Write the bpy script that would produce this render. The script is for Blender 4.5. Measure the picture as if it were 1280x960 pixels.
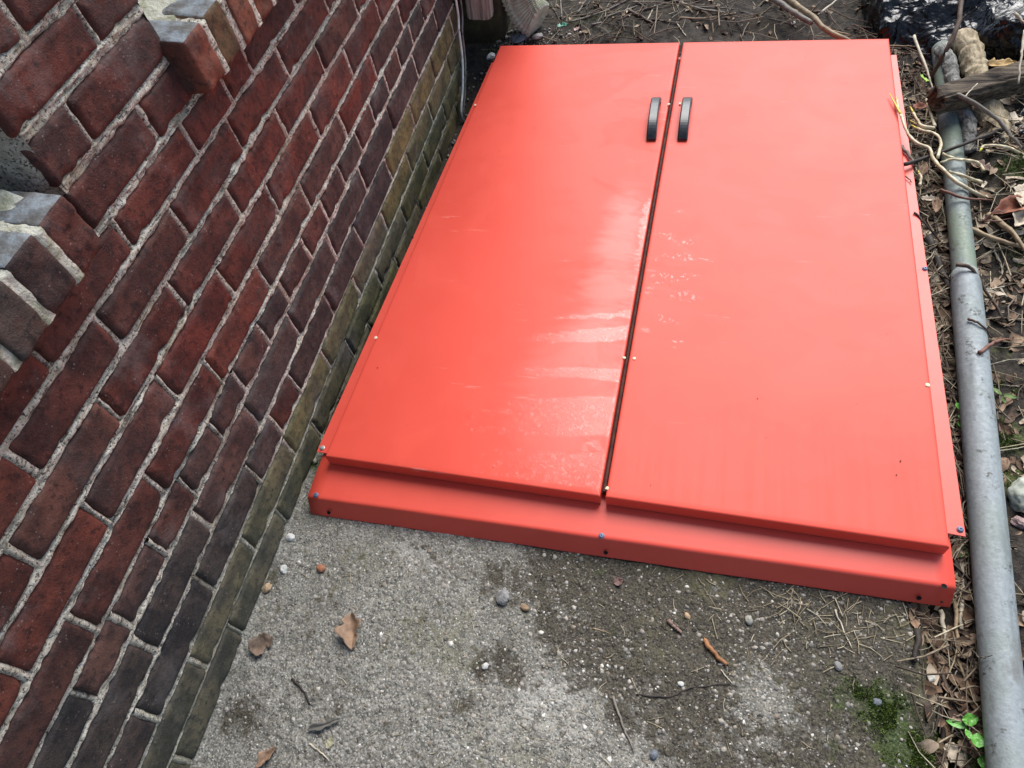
import bpy, bmesh, math, random
import numpy as np
from mathutils import Vector, Matrix

for o in list(bpy.data.objects): bpy.data.objects.remove(o)
S = bpy.context.scene
COL = S.collection

# ------------------------------------------------------------------ camera, sky, sun, exposure
CR = Matrix(((0.9682, -0.0800, 0.2369), (0.1984, 0.8224, -0.5333), (-0.1521, 0.5633, 0.8121)))
q = CR.to_quaternion(); q.normalize(); CR = q.to_matrix()
CC = Vector((0.7187, 0.0, 1.1948)); FPX = 878.88
cam = bpy.data.cameras.new('camera'); camo = bpy.data.objects.new('camera', cam); COL.objects.link(camo)
camo.matrix_world = Matrix.Translation(CC) @ CR.to_4x4()
cam.sensor_width = 36; cam.lens = 36 * FPX / 1280; cam.clip_start = 0.02; cam.clip_end = 500
S.camera = camo
SUN_AZ, SUN_EL = math.radians(12), math.radians(48)       # azimuth from +Y towards +X
w = bpy.data.worlds.new('World'); S.world = w; w.use_nodes = True
nt = w.node_tree; bg = nt.nodes['Background']
sky = nt.nodes.new('ShaderNodeTexSky'); sky.sky_type = 'NISHITA'; sky.sun_disc = False
sky.sun_elevation = SUN_EL; sky.sun_rotation = SUN_AZ; sky.air_density = 1.0; sky.dust_density = 1.0; sky.ozone_density = 1.0
hs = nt.nodes.new('ShaderNodeHueSaturation'); hs.inputs['Saturation'].default_value = 0.85
nt.links.new(sky.outputs[0], hs.inputs['Color']); nt.links.new(hs.outputs[0], bg.inputs['Color'])
bg.inputs['Strength'].default_value = 0.055
sl = bpy.data.lights.new('sun', 'SUN'); sl.energy = 1.5; sl.angle = math.radians(42); sl.color = (1.0, 0.98, 0.95)
so = bpy.data.objects.new('sun', sl); COL.objects.link(so)
sd = Vector((math.sin(SUN_AZ) * math.cos(SUN_EL), math.cos(SUN_AZ) * math.cos(SUN_EL), math.sin(SUN_EL)))
so.rotation_euler = sd.to_track_quat('Z', 'Y').to_euler()
S.view_settings.view_transform = 'Standard'; S.view_settings.look = 'None'; S.view_settings.gamma = 1
S.view_settings.exposure = 1.95

# ------------------------------------------------------------------ helpers
rng = np.random.default_rng(7); random.seed(7)
def at(u, v, z=0.0):                      # ground-plan point seen at a photo pixel, on the level z
    d = CR @ Vector(((u - 640) / FPX, -(v - 480) / FPX, -1)); t = (z - CC.z) / d.z
    return CC + d * t
def atx(u, v, x):
    d = CR @ Vector(((u - 640) / FPX, -(v - 480) / FPX, -1)); t = (x - CC.x) / d.x
    return CC + d * t
def _h(ix, iy, iz, s):
    n = (ix.astype(np.int64) * 374761393 + iy.astype(np.int64) * 668265263 + iz.astype(np.int64) * 2147483647 + s * 974634621) & 0xffffffff
    n = ((n ^ (n >> 13)) * 1274126177) & 0xffffffff
    n = ((n ^ (n >> 16)) * 2246822519) & 0xffffffff
    return ((n ^ (n >> 15)) & 0xffffff) / float(0xffffff)
def vn(x, y, z=0.0, s=0):                 # value noise, -1..1
    x = np.asarray(x, float); y = np.asarray(y, float) + 0 * x; z = np.asarray(z, float) + 0 * x; x = x + 0 * y
    ix, iy, iz = np.floor(x), np.floor(y), np.floor(z); fx, fy, fz = x - ix, y - iy, z - iz
    fx = fx * fx * (3 - 2 * fx); fy = fy * fy * (3 - 2 * fy); fz = fz * fz * (3 - 2 * fz)
    r = 0
    for a in (0, 1):
        for b in (0, 1):
            for c in (0, 1):
                r = r + _h(ix + a, iy + b, iz + c, s) * (fx if a else 1 - fx) * (fy if b else 1 - fy) * (fz if c else 1 - fz)
    return r * 2 - 1
def fbm(x, y, z=0.0, s=0, o=4, g=.5):
    r = 0; a = 1; t = 0
    for k in range(o):
        r = r + a * vn(np.asarray(x) * 2 ** k, np.asarray(y) * 2 ** k, np.asarray(z) * 2 ** k, s + k); t += a; a *= g
    return r / t
def sst(a, b, x): t = np.clip((np.asarray(x) - a) / (b - a), 0, 1); return t * t * (3 - 2 * t)

def mesh(name, verts, faces, mats=None, smooth=True, idx=None):
    me = bpy.data.meshes.new(name)
    me.from_pydata([tuple(map(float, v)) for v in verts], [], [tuple(map(int, f)) for f in faces])
    if mats:
        for m in (mats if isinstance(mats, (list, tuple)) else [mats]): me.materials.append(m)
    if idx is not None: me.polygons.foreach_set('material_index', idx)
    if smooth: me.polygons.foreach_set('use_smooth', [True] * len(me.polygons))
    me.update(); return me
def gridmesh(name, V, mat, smooth=True, attrs=None):  # V: (n, m, 3)
    n, m, _ = V.shape
    me = bpy.data.meshes.new(name)
    i = np.arange(n * m).reshape(n, m)
    F = np.stack([i[:-1, :-1], i[1:, :-1], i[1:, 1:], i[:-1, 1:]], -1).reshape(-1, 4)
    me.vertices.add(n * m); me.vertices.foreach_set('co', V.reshape(-1))
    me.loops.add(F.size); me.loops.foreach_set('vertex_index', F.reshape(-1).astype(np.int32))
    me.polygons.add(len(F)); me.polygons.foreach_set('loop_start', np.arange(0, F.size, 4, dtype=np.int32))
    me.polygons.foreach_set('use_smooth', np.ones(len(F), bool) if smooth else np.zeros(len(F), bool))
    me.update(calc_edges=True); me.materials.append(mat)
    for k, a in (attrs or {}).items():
        at_ = me.attributes.new(k, 'FLOAT', 'POINT'); at_.data.foreach_set('value', np.asarray(a, np.float32).reshape(-1))
    return me
def link(name, me, parent=None, label=None, cat=None, group=None, kind=None):
    o = bpy.data.objects.new(name, me); COL.objects.link(o)
    if parent: o.parent = parent
    if label: o['label'] = label
    if cat: o['category'] = cat
    if group: o['group'] = group
    if kind: o['kind'] = kind
    return o
def empty(name, loc, label, cat, group=None):
    o = link(name, None, None, label, cat, group, 'thing'); o.location = loc; return o
class MB:
    def __init__(s): s.v = []; s.f = []; s.n = 0
    def add(s, V, F):
        V = np.asarray(V, float).reshape(-1, 3); s.v.append(V); s.f += [tuple(int(i) + s.n for i in f) for f in F]; s.n += len(V)
    def tube(s, pts, r0, r1=None, sides=6, wob=0.0, seed=0, cap=True):
        P = np.array([tuple(p) for p in pts], float); r1 = r0 if r1 is None else r1
        n = len(P); T = np.gradient(P, axis=0); T /= np.linalg.norm(T, axis=1)[:, None] + 1e-12
        up = np.array([0, 0, 1.]); ring = []
        for k in range(n):
            a = np.cross(T[k], up if abs(T[k][2]) < .9 else np.array([1., 0, 0])); a /= np.linalg.norm(a); b = np.cross(T[k], a)
            r = r0 + (r1 - r0) * k / max(1, n - 1)
            ang = np.arange(sides) * 2 * math.pi / sides
            rr = r * (1 + wob * vn(ang * 1.3, k * .7, seed * 3.1, 5))
            ring.append(P[k] + np.outer(np.cos(ang) * rr, a) + np.outer(np.sin(ang) * rr, b))
        F = []
        for k in range(n - 1):
            for j in range(sides):
                F.append((k * sides + j, k * sides + (j + 1) % sides, (k + 1) * sides + (j + 1) % sides, (k + 1) * sides + j))
        if cap: F.append(tuple(range(sides))[::-1]); F.append(tuple((n - 1) * sides + j for j in range(sides)))
        s.add(np.concatenate(ring), F)
    def box(s, x0, x1, y0, y1, z0, z1):
        V = [(x, y, z) for x in (x0, x1) for y in (y0, y1) for z in (z0, z1)]
        s.add(V, [(0, 1, 3, 2), (4, 6, 7, 5), (0, 4, 5, 1), (2, 3, 7, 6), (0, 2, 6, 4), (1, 5, 7, 3)])
    def me(s, name, mat, smooth=True): return mesh(name, np.concatenate(s.v), s.f, mat, smooth)
def smoothpath(pts, n=6, wig=0.0, seed=0):
    P = [np.array(tuple(p), float) for p in pts]; P = [2 * P[0] - P[1]] + P + [2 * P[-1] - P[-2]]; out = []
    for i in range(1, len(P) - 2):
        for k in range(n):
            t = k / n; a, b, c, d = P[i - 1:i + 3]
            out.append(.5 * ((2 * b) + (c - a) * t + (2 * a - 5 * b + 4 * c - d) * t * t + (3 * b - a - 3 * c + d) * t ** 3))
    out.append(P[-2]); out = np.array(out)
    if wig:
        k = np.arange(len(out)) * .8
        out += wig * np.stack([vn(k, seed, 0, 1), vn(k, seed, 5, 2), .5 * vn(k, seed, 9, 3)], -1)
    return out
def bevelled(me_or_mb, name, mat, width, seg=3, smooth=True):
    bm = bmesh.new(); V = np.concatenate(me_or_mb.v); vs = [bm.verts.new(v) for v in V]
    for f in me_or_mb.f: bm.faces.new([vs[i] for i in f])
    bm.normal_update(); bmesh.ops.recalc_face_normals(bm, faces=bm.faces)
    bmesh.ops.bevel(bm, geom=[e for e in bm.edges if len(e.link_faces) == 2 and e.calc_face_angle(0) > .4], offset=width, segments=seg, affect='EDGES', profile=.5)
    me = bpy.data.meshes.new(name); bm.to_mesh(me); bm.free(); me.materials.append(mat)
    if smooth: me.polygons.foreach_set('use_smooth', [True] * len(me.polygons))
    return me

# ------------------------------------------------------------------ materials
class NT:
    def __init__(s, name):
        s.m = bpy.data.materials.new(name); s.m.use_nodes = True; s.t = s.m.node_tree; s.n = s.t.nodes; s.l = s.t.links
        s.b = s.n['Principled BSDF']; s.out = s.n['Material Output']
        s.pos = s.n.new('ShaderNodeNewGeometry').outputs['Position']
    def set(s, k, v):
        i = s.b.inputs[k]
        if hasattr(v, 'links') or isinstance(v, bpy.types.NodeSocket): s.l.new(v, i)
        else: i.default_value = (*v, 1) if isinstance(v, tuple) and len(v) == 3 and i.type == 'RGBA' else v
    def _in(s, sock, v):
        if isinstance(v, bpy.types.NodeSocket): s.l.new(v, sock)
        elif isinstance(v, tuple) and sock.type == 'RGBA': sock.default_value = (*v, 1) if len(v) == 3 else v
        else: sock.default_value = v
    def noise(s, scale, detail=4, rough=.55, vec=None, dist=0.0, col=False):
        n = s.n.new('ShaderNodeTexNoise'); n.inputs['Scale'].default_value = scale; n.inputs['Detail'].default_value = detail
        n.inputs['Roughness'].default_value = rough; n.inputs['Distortion'].default_value = dist
        s.l.new(vec if vec is not None else s.pos, n.inputs['Vector']); return n.outputs['Color' if col else 'Fac']
    def voro(s, scale, feat='F1', out='Distance', vec=None):
        n = s.n.new('ShaderNodeTexVoronoi'); n.feature = feat; n.inputs['Scale'].default_value = scale
        s.l.new(vec if vec is not None else s.pos, n.inputs['Vector']); return n.outputs[out]
    def map(s, scale=(1, 1, 1), rot=(0, 0, 0), loc=(0, 0, 0), vec=None):
        n = s.n.new('ShaderNodeMapping'); n.inputs['Scale'].default_value = scale; n.inputs['Rotation'].default_value = rot; n.inputs['Location'].default_value = loc
        s.l.new(vec if vec is not None else s.pos, n.inputs['Vector']); return n.outputs[0]
    def ramp(s, f, a, b, lo=0.0, hi=1.0):
        n = s.n.new('ShaderNodeMapRange'); n.interpolation_type = 'SMOOTHSTEP'
        for k, v in zip(('Value', 'From Min', 'From Max', 'To Min', 'To Max'), (f, a, b, lo, hi)): s._in(n.inputs[k], v)
        return n.outputs[0]
    def math(s, op, a, b=0.0, c=None, clamp=False):
        n = s.n.new('ShaderNodeMath'); n.operation = op; n.use_clamp = clamp; s._in(n.inputs[0], a); s._in(n.inputs[1], b)
        if c is not None: s._in(n.inputs[2], c)
        return n.outputs[0]
    def mix(s, f, a, b, mode='MIX'):
        n = s.n.new('ShaderNodeMix'); n.data_type = 'RGBA'; n.blend_type = mode
        s._in(n.inputs['Factor'], f); s._in(n.inputs[6], a); s._in(n.inputs[7], b); return n.outputs[2]
    def attr(s, k): n = s.n.new('ShaderNodeAttribute'); n.attribute_name = k; return n.outputs['Fac']
    def objcol(s): return s.n.new('ShaderNodeObjectInfo').outputs['Color']
    def island(s): return s.n.new('ShaderNodeNewGeometry').outputs['Random Per Island']
    def colramp(s, f, stops):
        n = s.n.new('ShaderNodeValToRGB'); s._in(n.inputs[0], f); e = n.color_ramp.elements
        while len(e) < len(stops): e.new(0.5)
        for k, (p, c) in zip(e, stops): k.position = p; k.color = (*c, 1)
        return n.outputs[0]
    def bump(s, h, strength=.5, dist=.001, normal=None):
        n = s.n.new('ShaderNodeBump'); n.inputs['Strength'].default_value = strength; n.inputs['Distance'].default_value = dist
        s._in(n.inputs['Height'], h)
        if normal is not None: s.l.new(normal, n.inputs['Normal'])
        return n.outputs[0]
    def sep(s, axis):
        n = s.n.new('ShaderNodeSeparateXYZ'); s.l.new(s.pos, n.inputs[0]); return n.outputs[axis]

def m_brick():
    m = NT('brick_face'); c = m.objcol()
    n1 = m.noise(16, 6, .65); n2 = m.noise(75, 5, .65); n3 = m.noise(480, 3, .75); n4 = m.noise(6, 4, .6); n5 = m.noise(33, 6, .7, dist=1.2)
    base = m.mix(m.ramp(n1, .38, .64), m.mix(1, c, (.55, .55, .60), 'MULTIPLY'), m.mix(1, c, (1.45, 1.25, 1.15), 'MULTIPLY'))
    base = m.mix(m.math('MULTIPLY', m.ramp(n2, .52, .64), .75), base, m.mix(1, c, (.30, .34, .42), 'MULTIPLY'))
    base = m.mix(m.math('MULTIPLY', m.ramp(n4, .52, .70), .45), base, (.055, .048, .046))
    base = m.mix(m.math('MULTIPLY', m.ramp(n5, .60, .72), .40), base, m.mix(1, c, (1.9, 1.9, 1.9), 'MULTIPLY'))
    base = m.mix(m.math('MULTIPLY', m.ramp(n3, .60, .72), .5), base, (.20, .15, .125))
    base = m.mix(m.math('MULTIPLY', m.ramp(n3, .40, .30), .6), base, (.012, .010, .010))
    base = m.mix(m.math('MULTIPLY', m.ramp(m.noise(8, 5, .65, m.map(loc=(3, 1, 7))), .54, .68), .22), base, (.24, .21, .20))
    sp = m.math('MULTIPLY', m.ramp(m.voro(150), .22, .10), m.ramp(m.noise(26, 3), .52, .60))
    base = m.mix(m.math('MULTIPLY', sp, .38), base, (.38, .33, .29))
    scr = m.noise(34, 5, .65, m.map((1, .5, 9), (.5, 0, 0)))
    base = m.mix(m.math('MULTIPLY', m.ramp(scr, .64, .72), .15), base, (.26, .20, .18))
    m.set('Base Color', base); m.set('Roughness', m.ramp(n2, .3, .7, .55, .85)); m.set('Specular IOR Level', .3)
    h = m.math('ADD', m.math('MULTIPLY', n3, .6), m.math('ADD', n2, m.math('MULTIPLY', n5, .5)))
    m.set('Normal', m.bump(h, .8, .0032)); return m.m
def m_mortar():
    m = NT('lime_mortar'); n1 = m.noise(260, 5, .75); n2 = m.noise(60, 5, .65); n3 = m.noise(9, 3); z = m.sep(2); st = m.noise(70, 5, .7, m.map((1, .25, 2.2)))
    c = m.mix(m.ramp(n2, .35, .65), (.60, .54, .43), (.86, .80, .68))
    c = m.mix(m.ramp(n1, .48, .40), c, (.075, .062, .05))
    c = m.mix(m.math('MULTIPLY', m.ramp(st, .46, .36), .85), c, (.085, .07, .055))
    c = m.mix(m.math('MULTIPLY', m.ramp(n3, .52, .7), .5), c, (.33, .26, .16))
    c = m.mix(m.math('MULTIPLY', m.ramp(m.noise(3.5, 4, .6), .52, .66), .4), c, m.mix(1, c, (.5, .47, .42), 'MULTIPLY'))
    gz = m.math('MULTIPLY', m.ramp(m.math('ADD', z, m.math('MULTIPLY', n3, .16)), .30, .10), .5)
    c = m.mix(gz, c, (.20, .20, .13))
    m.set('Base Color', c); m.set('Roughness', .9); m.set('Specular IOR Level', .2)
    m.set('Normal', m.bump(m.math('ADD', n1, m.math('ADD', m.math('MULTIPLY', n2, .7), st)), 1.0, .006)); return m.m
def m_paint(name='red_paint', wet=False):
    m = NT(name); red = (.65, .076, .050)
    n1 = m.noise(2.2, 3); n2 = m.noise(7, 5, .6, dist=.4)
    c = m.mix(m.ramp(n1, .35, .65), red, (.60, .068, .043)); c = m.mix(m.math('MULTIPLY', m.ramp(n2, .5, .6), .10), c, (.80, .12, .075))
    sc = m.noise(24, 4, .7, m.map((.35, 3, 1), (0, 0, .25)))
    chalk = m.math('MULTIPLY', m.ramp(sc, .64, .72), m.ramp(m.noise(4.5, 2), .5, .62))
    c = m.mix(m.math('MULTIPLY', chalk, .3), c, (.80, .33, .28))
    rough = m.ramp(n2, .3, .7, .40, .44)
    m.set('Base Color', c); m.set('Specular IOR Level', .18 if wet else .38)
    fine = m.noise(900, 2, .6); nb = m.bump(fine, .06, .0006)
    if wet:
        x, y = m.sep(0), m.sep(1)
        # water film left after rain: streaky, wiped across the left leaf and beading on the right one
        st = m.noise(11, 6, .72, m.map((.6, 2.4, 1), (0, 0, .16)), dist=1.1)
        area = m.attr('wet')
        fine2 = m.noise(70, 4, .75, m.map((.5, 1.6, 1), (0, 0, .16)))
        film = m.ramp(m.math('ADD', m.math('MULTIPLY', area, 1.0), m.math('ADD', m.math('MULTIPLY', m.math('SUBTRACT', st, .5), 1.3), m.math('MULTIPLY', m.math('SUBTRACT', fine2, .5), .7))), .46, .58)
        film = m.math('MULTIPLY', film, m.ramp(area, .03, .16))
        bead = m.ramp(m.noise(150, 3, .6, m.map((1, .8, 1))), .50, .58)
        beadarea = m.ramp(m.math('ADD', m.noise(16, 4, .65, m.map((.6, 1.8, 1))), m.math('MULTIPLY', m.attr('bead'), .30)), .80, .84)
        wetm = m.math('MAXIMUM', m.math('MULTIPLY', film, m.ramp(bead, 0, 1, .25, 1)), m.math('MULTIPLY', beadarea, bead))
        m.set('Coat Weight', m.math('MULTIPLY', wetm, 1.0)); m.set('Coat Roughness', .10); m.set('Coat IOR', 1.33)
        nb2 = m.bump(m.math('MULTIPLY', m.math('ADD', bead, m.noise(320, 3, .7)), wetm), .55, .0013, nb); m.l.new(nb2, m.b.inputs['Coat Normal'])
        rough = m.math('SUBTRACT', rough, m.math('MULTIPLY', film, .10))
        rough = m.math('ADD', rough, m.math('MULTIPLY', m.ramp(m.noise(4.2, 6, .62, m.map((.8, 1.5, 1), (0, 0, .3)), dist=1.6), .52, .56), m.math('MULTIPLY', m.attr('smudge'), .055)))
        drip = m.noise(120, 2, .5, m.map((1, .03, 1)))
        rough = m.math('ADD', rough, m.math('MULTIPLY', m.math('MULTIPLY', m.ramp(drip, .45, .6), m.ramp(y, .82, .5)), .035))
    if wet:
        sh = m.ramp(m.math('ADD', m.attr('sheen'), m.math('MULTIPLY', m.math('SUBTRACT', m.noise(10, 5, .65, m.map((.7, 1.6, 1), (0, 0, .2)), dist=.9), .5), 1.1)), .25, .85)
        m.set('Specular IOR Level', m.math('MULTIPLY_ADD', sh, .17, .18)); rough = m.math('SUBTRACT', rough, m.math('MULTIPLY', sh, .05))
    m.set('Roughness', rough); m.set('Normal', nb); return m.m
def m_plain(name, c, c2=None, scale=40, rough=.6, bump=.3, bd=.001, metal=0, spec=.4, vec=None):
    m = NT(name); n = m.noise(scale, 5, .6, m.map(vec) if vec else None)
    m.set('Base Color', m.mix(m.ramp(n, .35, .65), c, c2 or tuple(k * .6 for k in c))); m.set('Roughness', rough); m.set('Metallic', metal); m.set('Specular IOR Level', spec)
    if bump: m.set('Normal', m.bump(m.math('ADD', n, m.math('MULTIPLY', m.noise(scale * 6, 3), .4)), bump, bd))
    return m.m
def m_slab():
    m = NT('weathered_concrete'); d = m.attr('dirt'); mo = m.attr('moss'); ex = m.attr('bare')
    n1 = m.noise(11, 5, .6); n2 = m.noise(55, 5, .65); n3 = m.noise(300, 4, .7); n4 = m.noise(3, 3)
    cell = m.voro(95, 'F1', 'Color'); cd = m.voro(95); hsv = m.n.new('ShaderNodeRGBToBW'); m.l.new(cell, hsv.inputs[0])
    c = m.mix(m.ramp(n2, .38, .64), (.115, .108, .088), (.275, .262, .225))
    c = m.mix(m.ramp(n3, .55, .66), c, (.52, .50, .46)); c = m.mix(m.ramp(n3, .46, .36), c, (.05, .045, .038))
    agg = m.mix(m.ramp(hsv.outputs[0], .2, .8), (.13, .12, .105), (.40, .37, .33))
    c = m.mix(m.math('MULTIPLY', m.ramp(cd, .5, .3), m.math('MULTIPLY', m.ramp(n1, .42, .6), .75)), c, agg)
    c = m.mix(m.math('MULTIPLY', m.ramp(m.math('ADD', n1, m.math('ADD', m.math('MULTIPLY', m.math('SUBTRACT', n2, .5), .5), m.math('MULTIPLY', ex, .20))), .60, .80), .5), c, (.46, .445, .40))
    dm = m.ramp(m.math('ADD', m.math('MULTIPLY', m.math('SUBTRACT', n2, .5), 1.9), m.math('ADD', d, m.math('MULTIPLY', m.math('SUBTRACT', n1, .5), 1.5))), .03, .45)
    dirt = m.mix(m.ramp(n3, .4, .62), (.016, .013, .008), (.078, .064, .042))
    c = m.mix(m.math('MULTIPLY', dm, .92), c, dirt)
    ol = m.ramp(m.math('ADD', n4, m.math('MULTIPLY', m.math('SUBTRACT', n2, .5), .5)), .5, .68); c = m.mix(m.math('MULTIPLY', ol, .5), c, (.12, .112, .055))
    mm = m.ramp(m.math('ADD', mo, m.math('MULTIPLY', m.math('SUBTRACT', n2, .5), 1.0)), .35, .7); c = m.mix(m.math('MULTIPLY', mm, .85), c, m.mix(m.ramp(n3, .4, .6), (.02, .032, .008), (.055, .085, .018)))
    m.set('Base Color', c); m.set('Roughness', m.ramp(n2, .3, .7, .6, .92)); m.set('Specular IOR Level', .3)
    h = m.math('ADD', m.math('MULTIPLY', n3, .6), m.math('ADD', n2, m.math('MULTIPLY', m.ramp(cd, .45, .2), .5)))
    m.set('Normal', m.bump(h, .8, .004)); return m.m
def m_soil():
    m = NT('damp_soil'); mo = m.attr('moss')
    n1 = m.noise(12, 5, .6); n2 = m.noise(70, 5, .7); n3 = m.noise(350, 3, .7)
    c = m.mix(m.ramp(n2, .35, .68), (.010, .008, .006), (.055, .042, .030)); c = m.mix(m.ramp(n3, .62, .75), c, (.13, .105, .08))
    c = m.mix(m.math('MULTIPLY', m.ramp(n1, .5, .65), .4), c, (.07, .055, .03))
    mm = m.ramp(m.math('ADD', mo, m.math('MULTIPLY', m.math('SUBTRACT', n2, .5), 1.0)), .35, .7); c = m.mix(m.math('MULTIPLY', mm, .85), c, m.mix(m.ramp(n3, .4, .6), (.03, .04, .010), (.09, .11, .025)))
    m.set('Base Color', c); m.set('Roughness', .85); m.set('Specular IOR Level', .35)
    m.set('Normal', m.bump(m.math('ADD', n2, m.math('MULTIPLY', n3, .5)), .9, .006)); return m.m
def m_island(name, stops, rough=.75, scale=90, bump=.4):
    m = NT(name); c = m.colramp(m.island(), stops); n = m.noise(scale, 4, .65)
    m.set('Base Color', m.mix(m.ramp(n, .3, .7), m.mix(1, c, (.62, .6, .58), 'MULTIPLY'), m.mix(1, c, (1.2, 1.2, 1.2), 'MULTIPLY')))
    m.set('Roughness', rough); m.set('Specular IOR Level', .35); m.set('Normal', m.bump(m.noise(scale * 3, 3), bump, .001)); return m.m
def m_galv(name, tint, moss=.3):
    m = NT(name); n1 = m.noise(28, 4, .6); n2 = m.noise(160, 4, .7); n3 = m.noise(9, 3); v = m.voro(170, 'F1', 'Color')
    bw = m.n.new('ShaderNodeRGBToBW'); m.l.new(v, bw.inputs[0])
    c = m.mix(bw.outputs[0], tuple(k * .85 for k in tint), tuple(k * 1.12 for k in tint))
    st = m.noise(40, 4, .6, m.map((1, .12, 1))); c = m.mix(m.math('MULTIPLY', m.ramp(st, .5, .68), .5), c, tuple(k * .45 for k in tint))
    c = m.mix(m.math('MULTIPLY', m.ramp(n1, .58, .66), m.ramp(n2, .4, .6)), c, (.06, .06, .05))
    c = m.mix(m.math('MULTIPLY', m.ramp(n3, .45, .65), moss), c, (.16, .20, .13))
    c = m.mix(m.math('MULTIPLY', m.ramp(m.noise(18, 5, .65, m.map((1, .4, 1))), .54, .68), .55), c, (.11, .10, .085))
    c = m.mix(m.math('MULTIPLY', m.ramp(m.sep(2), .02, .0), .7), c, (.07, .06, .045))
    m.set('Base Color', c); m.set('Metallic', .1); m.set('Roughness', m.ramp(n2, .3, .7, .55, .75)); m.set('Normal', m.bump(m.math('ADD', n2, n1), .5, .0016)); return m.m
def m_plastic():
    m = NT('black_plastic_film'); n = m.noise(30, 4, .6)
    m.set('Base Color', m.mix(m.ramp(m.noise(60, 4), .55, .72), (.004, .004, .005), (.02, .018, .015))); m.set('Roughness', m.ramp(n, .35, .65, .2, .36)); m.set('Specular IOR Level', .4)
    wv = m.n.new('ShaderNodeVectorMath'); wv.operation = 'ADD'; m.l.new(m.pos, wv.inputs[0]); sc_ = m.n.new('ShaderNodeVectorMath'); sc_.operation = 'SCALE'; m.l.new(m.noise(14, 3, .6, col=True), sc_.inputs[0]); sc_.inputs['Scale'].default_value = .06; m.l.new(sc_.outputs[0], wv.inputs[1])
    cr1 = m.voro(26, 'F1', 'Distance', m.map((1, .55, 1), (0, 0, .5), vec=wv.outputs[0])); cr2 = m.voro(70, 'F1', 'Distance', m.map((.6, 1, 1), vec=wv.outputs[0]))
    m.set('Normal', m.bump(m.math('ADD', cr1, m.math('MULTIPLY', cr2, .35)), .8, .012)); return m.m
def m_wood(name, c1, c2, rot=(0, 0, 0), sc=(40, 3, 40), rough=.85):
    m = NT(name); v = m.map(sc, rot); n = m.noise(1, 6, .65, v, dist=.6); n2 = m.noise(120, 3)
    m.set('Base Color', m.mix(m.ramp(n, .3, .7), c1, c2)); m.set('Roughness', rough); m.set('Specular IOR Level', .25)
    m.set('Normal', m.bump(m.math('ADD', n, m.math('MULTIPLY', n2, .2)), .9, .006)); return m.m

BRICK = m_brick(); MORTAR = m_mortar(); PAINT = m_paint('red_paint'); WETPAINT = m_paint('red_paint_wet_from_rain', True)
SLAB = m_slab(); SOIL = m_soil()
PEBBLE = m_island('aggregate_pebbles', [(0, (.10, .095, .085)), (.35, (.22, .205, .18)), (.6, (.33, .31, .28)), (.8, (.20, .16, .12)), (.93, (.42, .39, .34)), (1, (.62, .60, .56))], .8)
TWIG = m_island('twig_bark', [(0, (.045, .032, .024)), (.35, (.13, .095, .065)), (.6, (.24, .19, .13)), (.8, (.09, .06, .045)), (1, (.40, .34, .25))], .8, 140)
STRAW = m_island('dry_straw', [(0, (.16, .13, .08)), (.5, (.34, .28, .18)), (1, (.50, .45, .33))], .7, 140)
LEAF = m_island('dead_leaf', [(0, (.05, .033, .022)), (.3, (.13, .075, .045)), (.6, (.22, .14, .085)), (.85, (.30, .21, .14)), (1, (.42, .34, .25))], .75, 60)
HANDLE = m_plain('black_plastic_handle', (.012, .014, .016), (.03, .033, .036), 60, .38, .15, .0005, spec=.5)
STRIP = m_plain('rusty_red_strip', (.085, .026, .017), (.035, .012, .009), 45, .7, .3, spec=.2)
SCREW = m_plain('blue_zinc_screw', (.07, .11, .20), (.14, .17, .23), 300, .55, .1, .0004, metal=.4)
SCREWW = m_plain('bare_zinc_screw', (.5, .5, .48), (.3, .3, .28), 300, .55, .1, .0004, metal=.7)
DARK = m_plain('dark_hole', (.006, .004, .004), None, 50, .9, 0)
CHIP = m_plain('cream_primer_chip', (.72, .60, .40), (.6, .5, .36), 200, .7, .2)
GREYPAINT = m_plain('grey_blue_sill_paint', (.21, .235, .255), (.085, .078, .070), 34, .7, .8, .004)
CEMENT = m_plain('pale_sill_cement', (.50, .48, .40), (.22, .22, .14), 38, .9, .9, .006)
GALV = m_galv('galvanised_steel', (.235, .262, .268), .25); GALV2 = m_galv('mossy_galvanised_steel', (.17, .20, .19), .7)
FILM = m_plastic()

# ------------------------------------------------------------------ setting: soil sheet and concrete slab
DFL, DFR, DBL, DBR = Vector((.059, .537, .070)), Vector((1.136, .505, .070)), Vector((.107, 1.942, .066)), Vector((1.164, 1.911, .066))
def soil_z(x, y):
    z = -.012 + .012 * fbm(x * 6, y * 6, s=3) + .006 * fbm(x * 30, y * 30, s=9, o=3)
    z = z + .03 * sst(1.95, 2.25, y) + .02 * sst(1.22, 1.5, x) * sst(.9, 1.4, y) + .05 * sst(1.26, 1.36, x) * sst(1.2, 1.45, y) * (1 - sst(1.55, 1.8, y))
    under = sst(.0, .06, x + .0 * y) * (1 - sst(1.10, 1.17, x)) * (1 - sst(1.90, 1.96, y))
    z = z - .035 * under * sst(-1, -.9, y)
    z = z - .032 * (1 - sst(.02, .08, x)) * sst(.5, .6, y) * (1 - sst(1.75, 1.9, y))
    return z
def spaced(lo, hi, step, far):
    a = np.arange(lo, hi, step); e = []; d = step; x = a[-1]
    while x < far: d *= 1.35; x += d; e.append(x)
    l = []; d = step; x = lo
    while x > -far: d *= 1.35; x -= d; l.append(x)
    return np.array(l[::-1] + list(a) + e)
gx = spaced(-.1, 2.0, .0075, 80); gy = spaced(-.6, 2.9, .0085, 80)
X, Y = np.meshgrid(gx, gy, indexing='ij'); Z = soil_z(X, Y)
far = sst(2.2, 4, np.hypot(X - .8, Y - 1)); Z = Z * (1 - far) + -.02 * far
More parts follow.
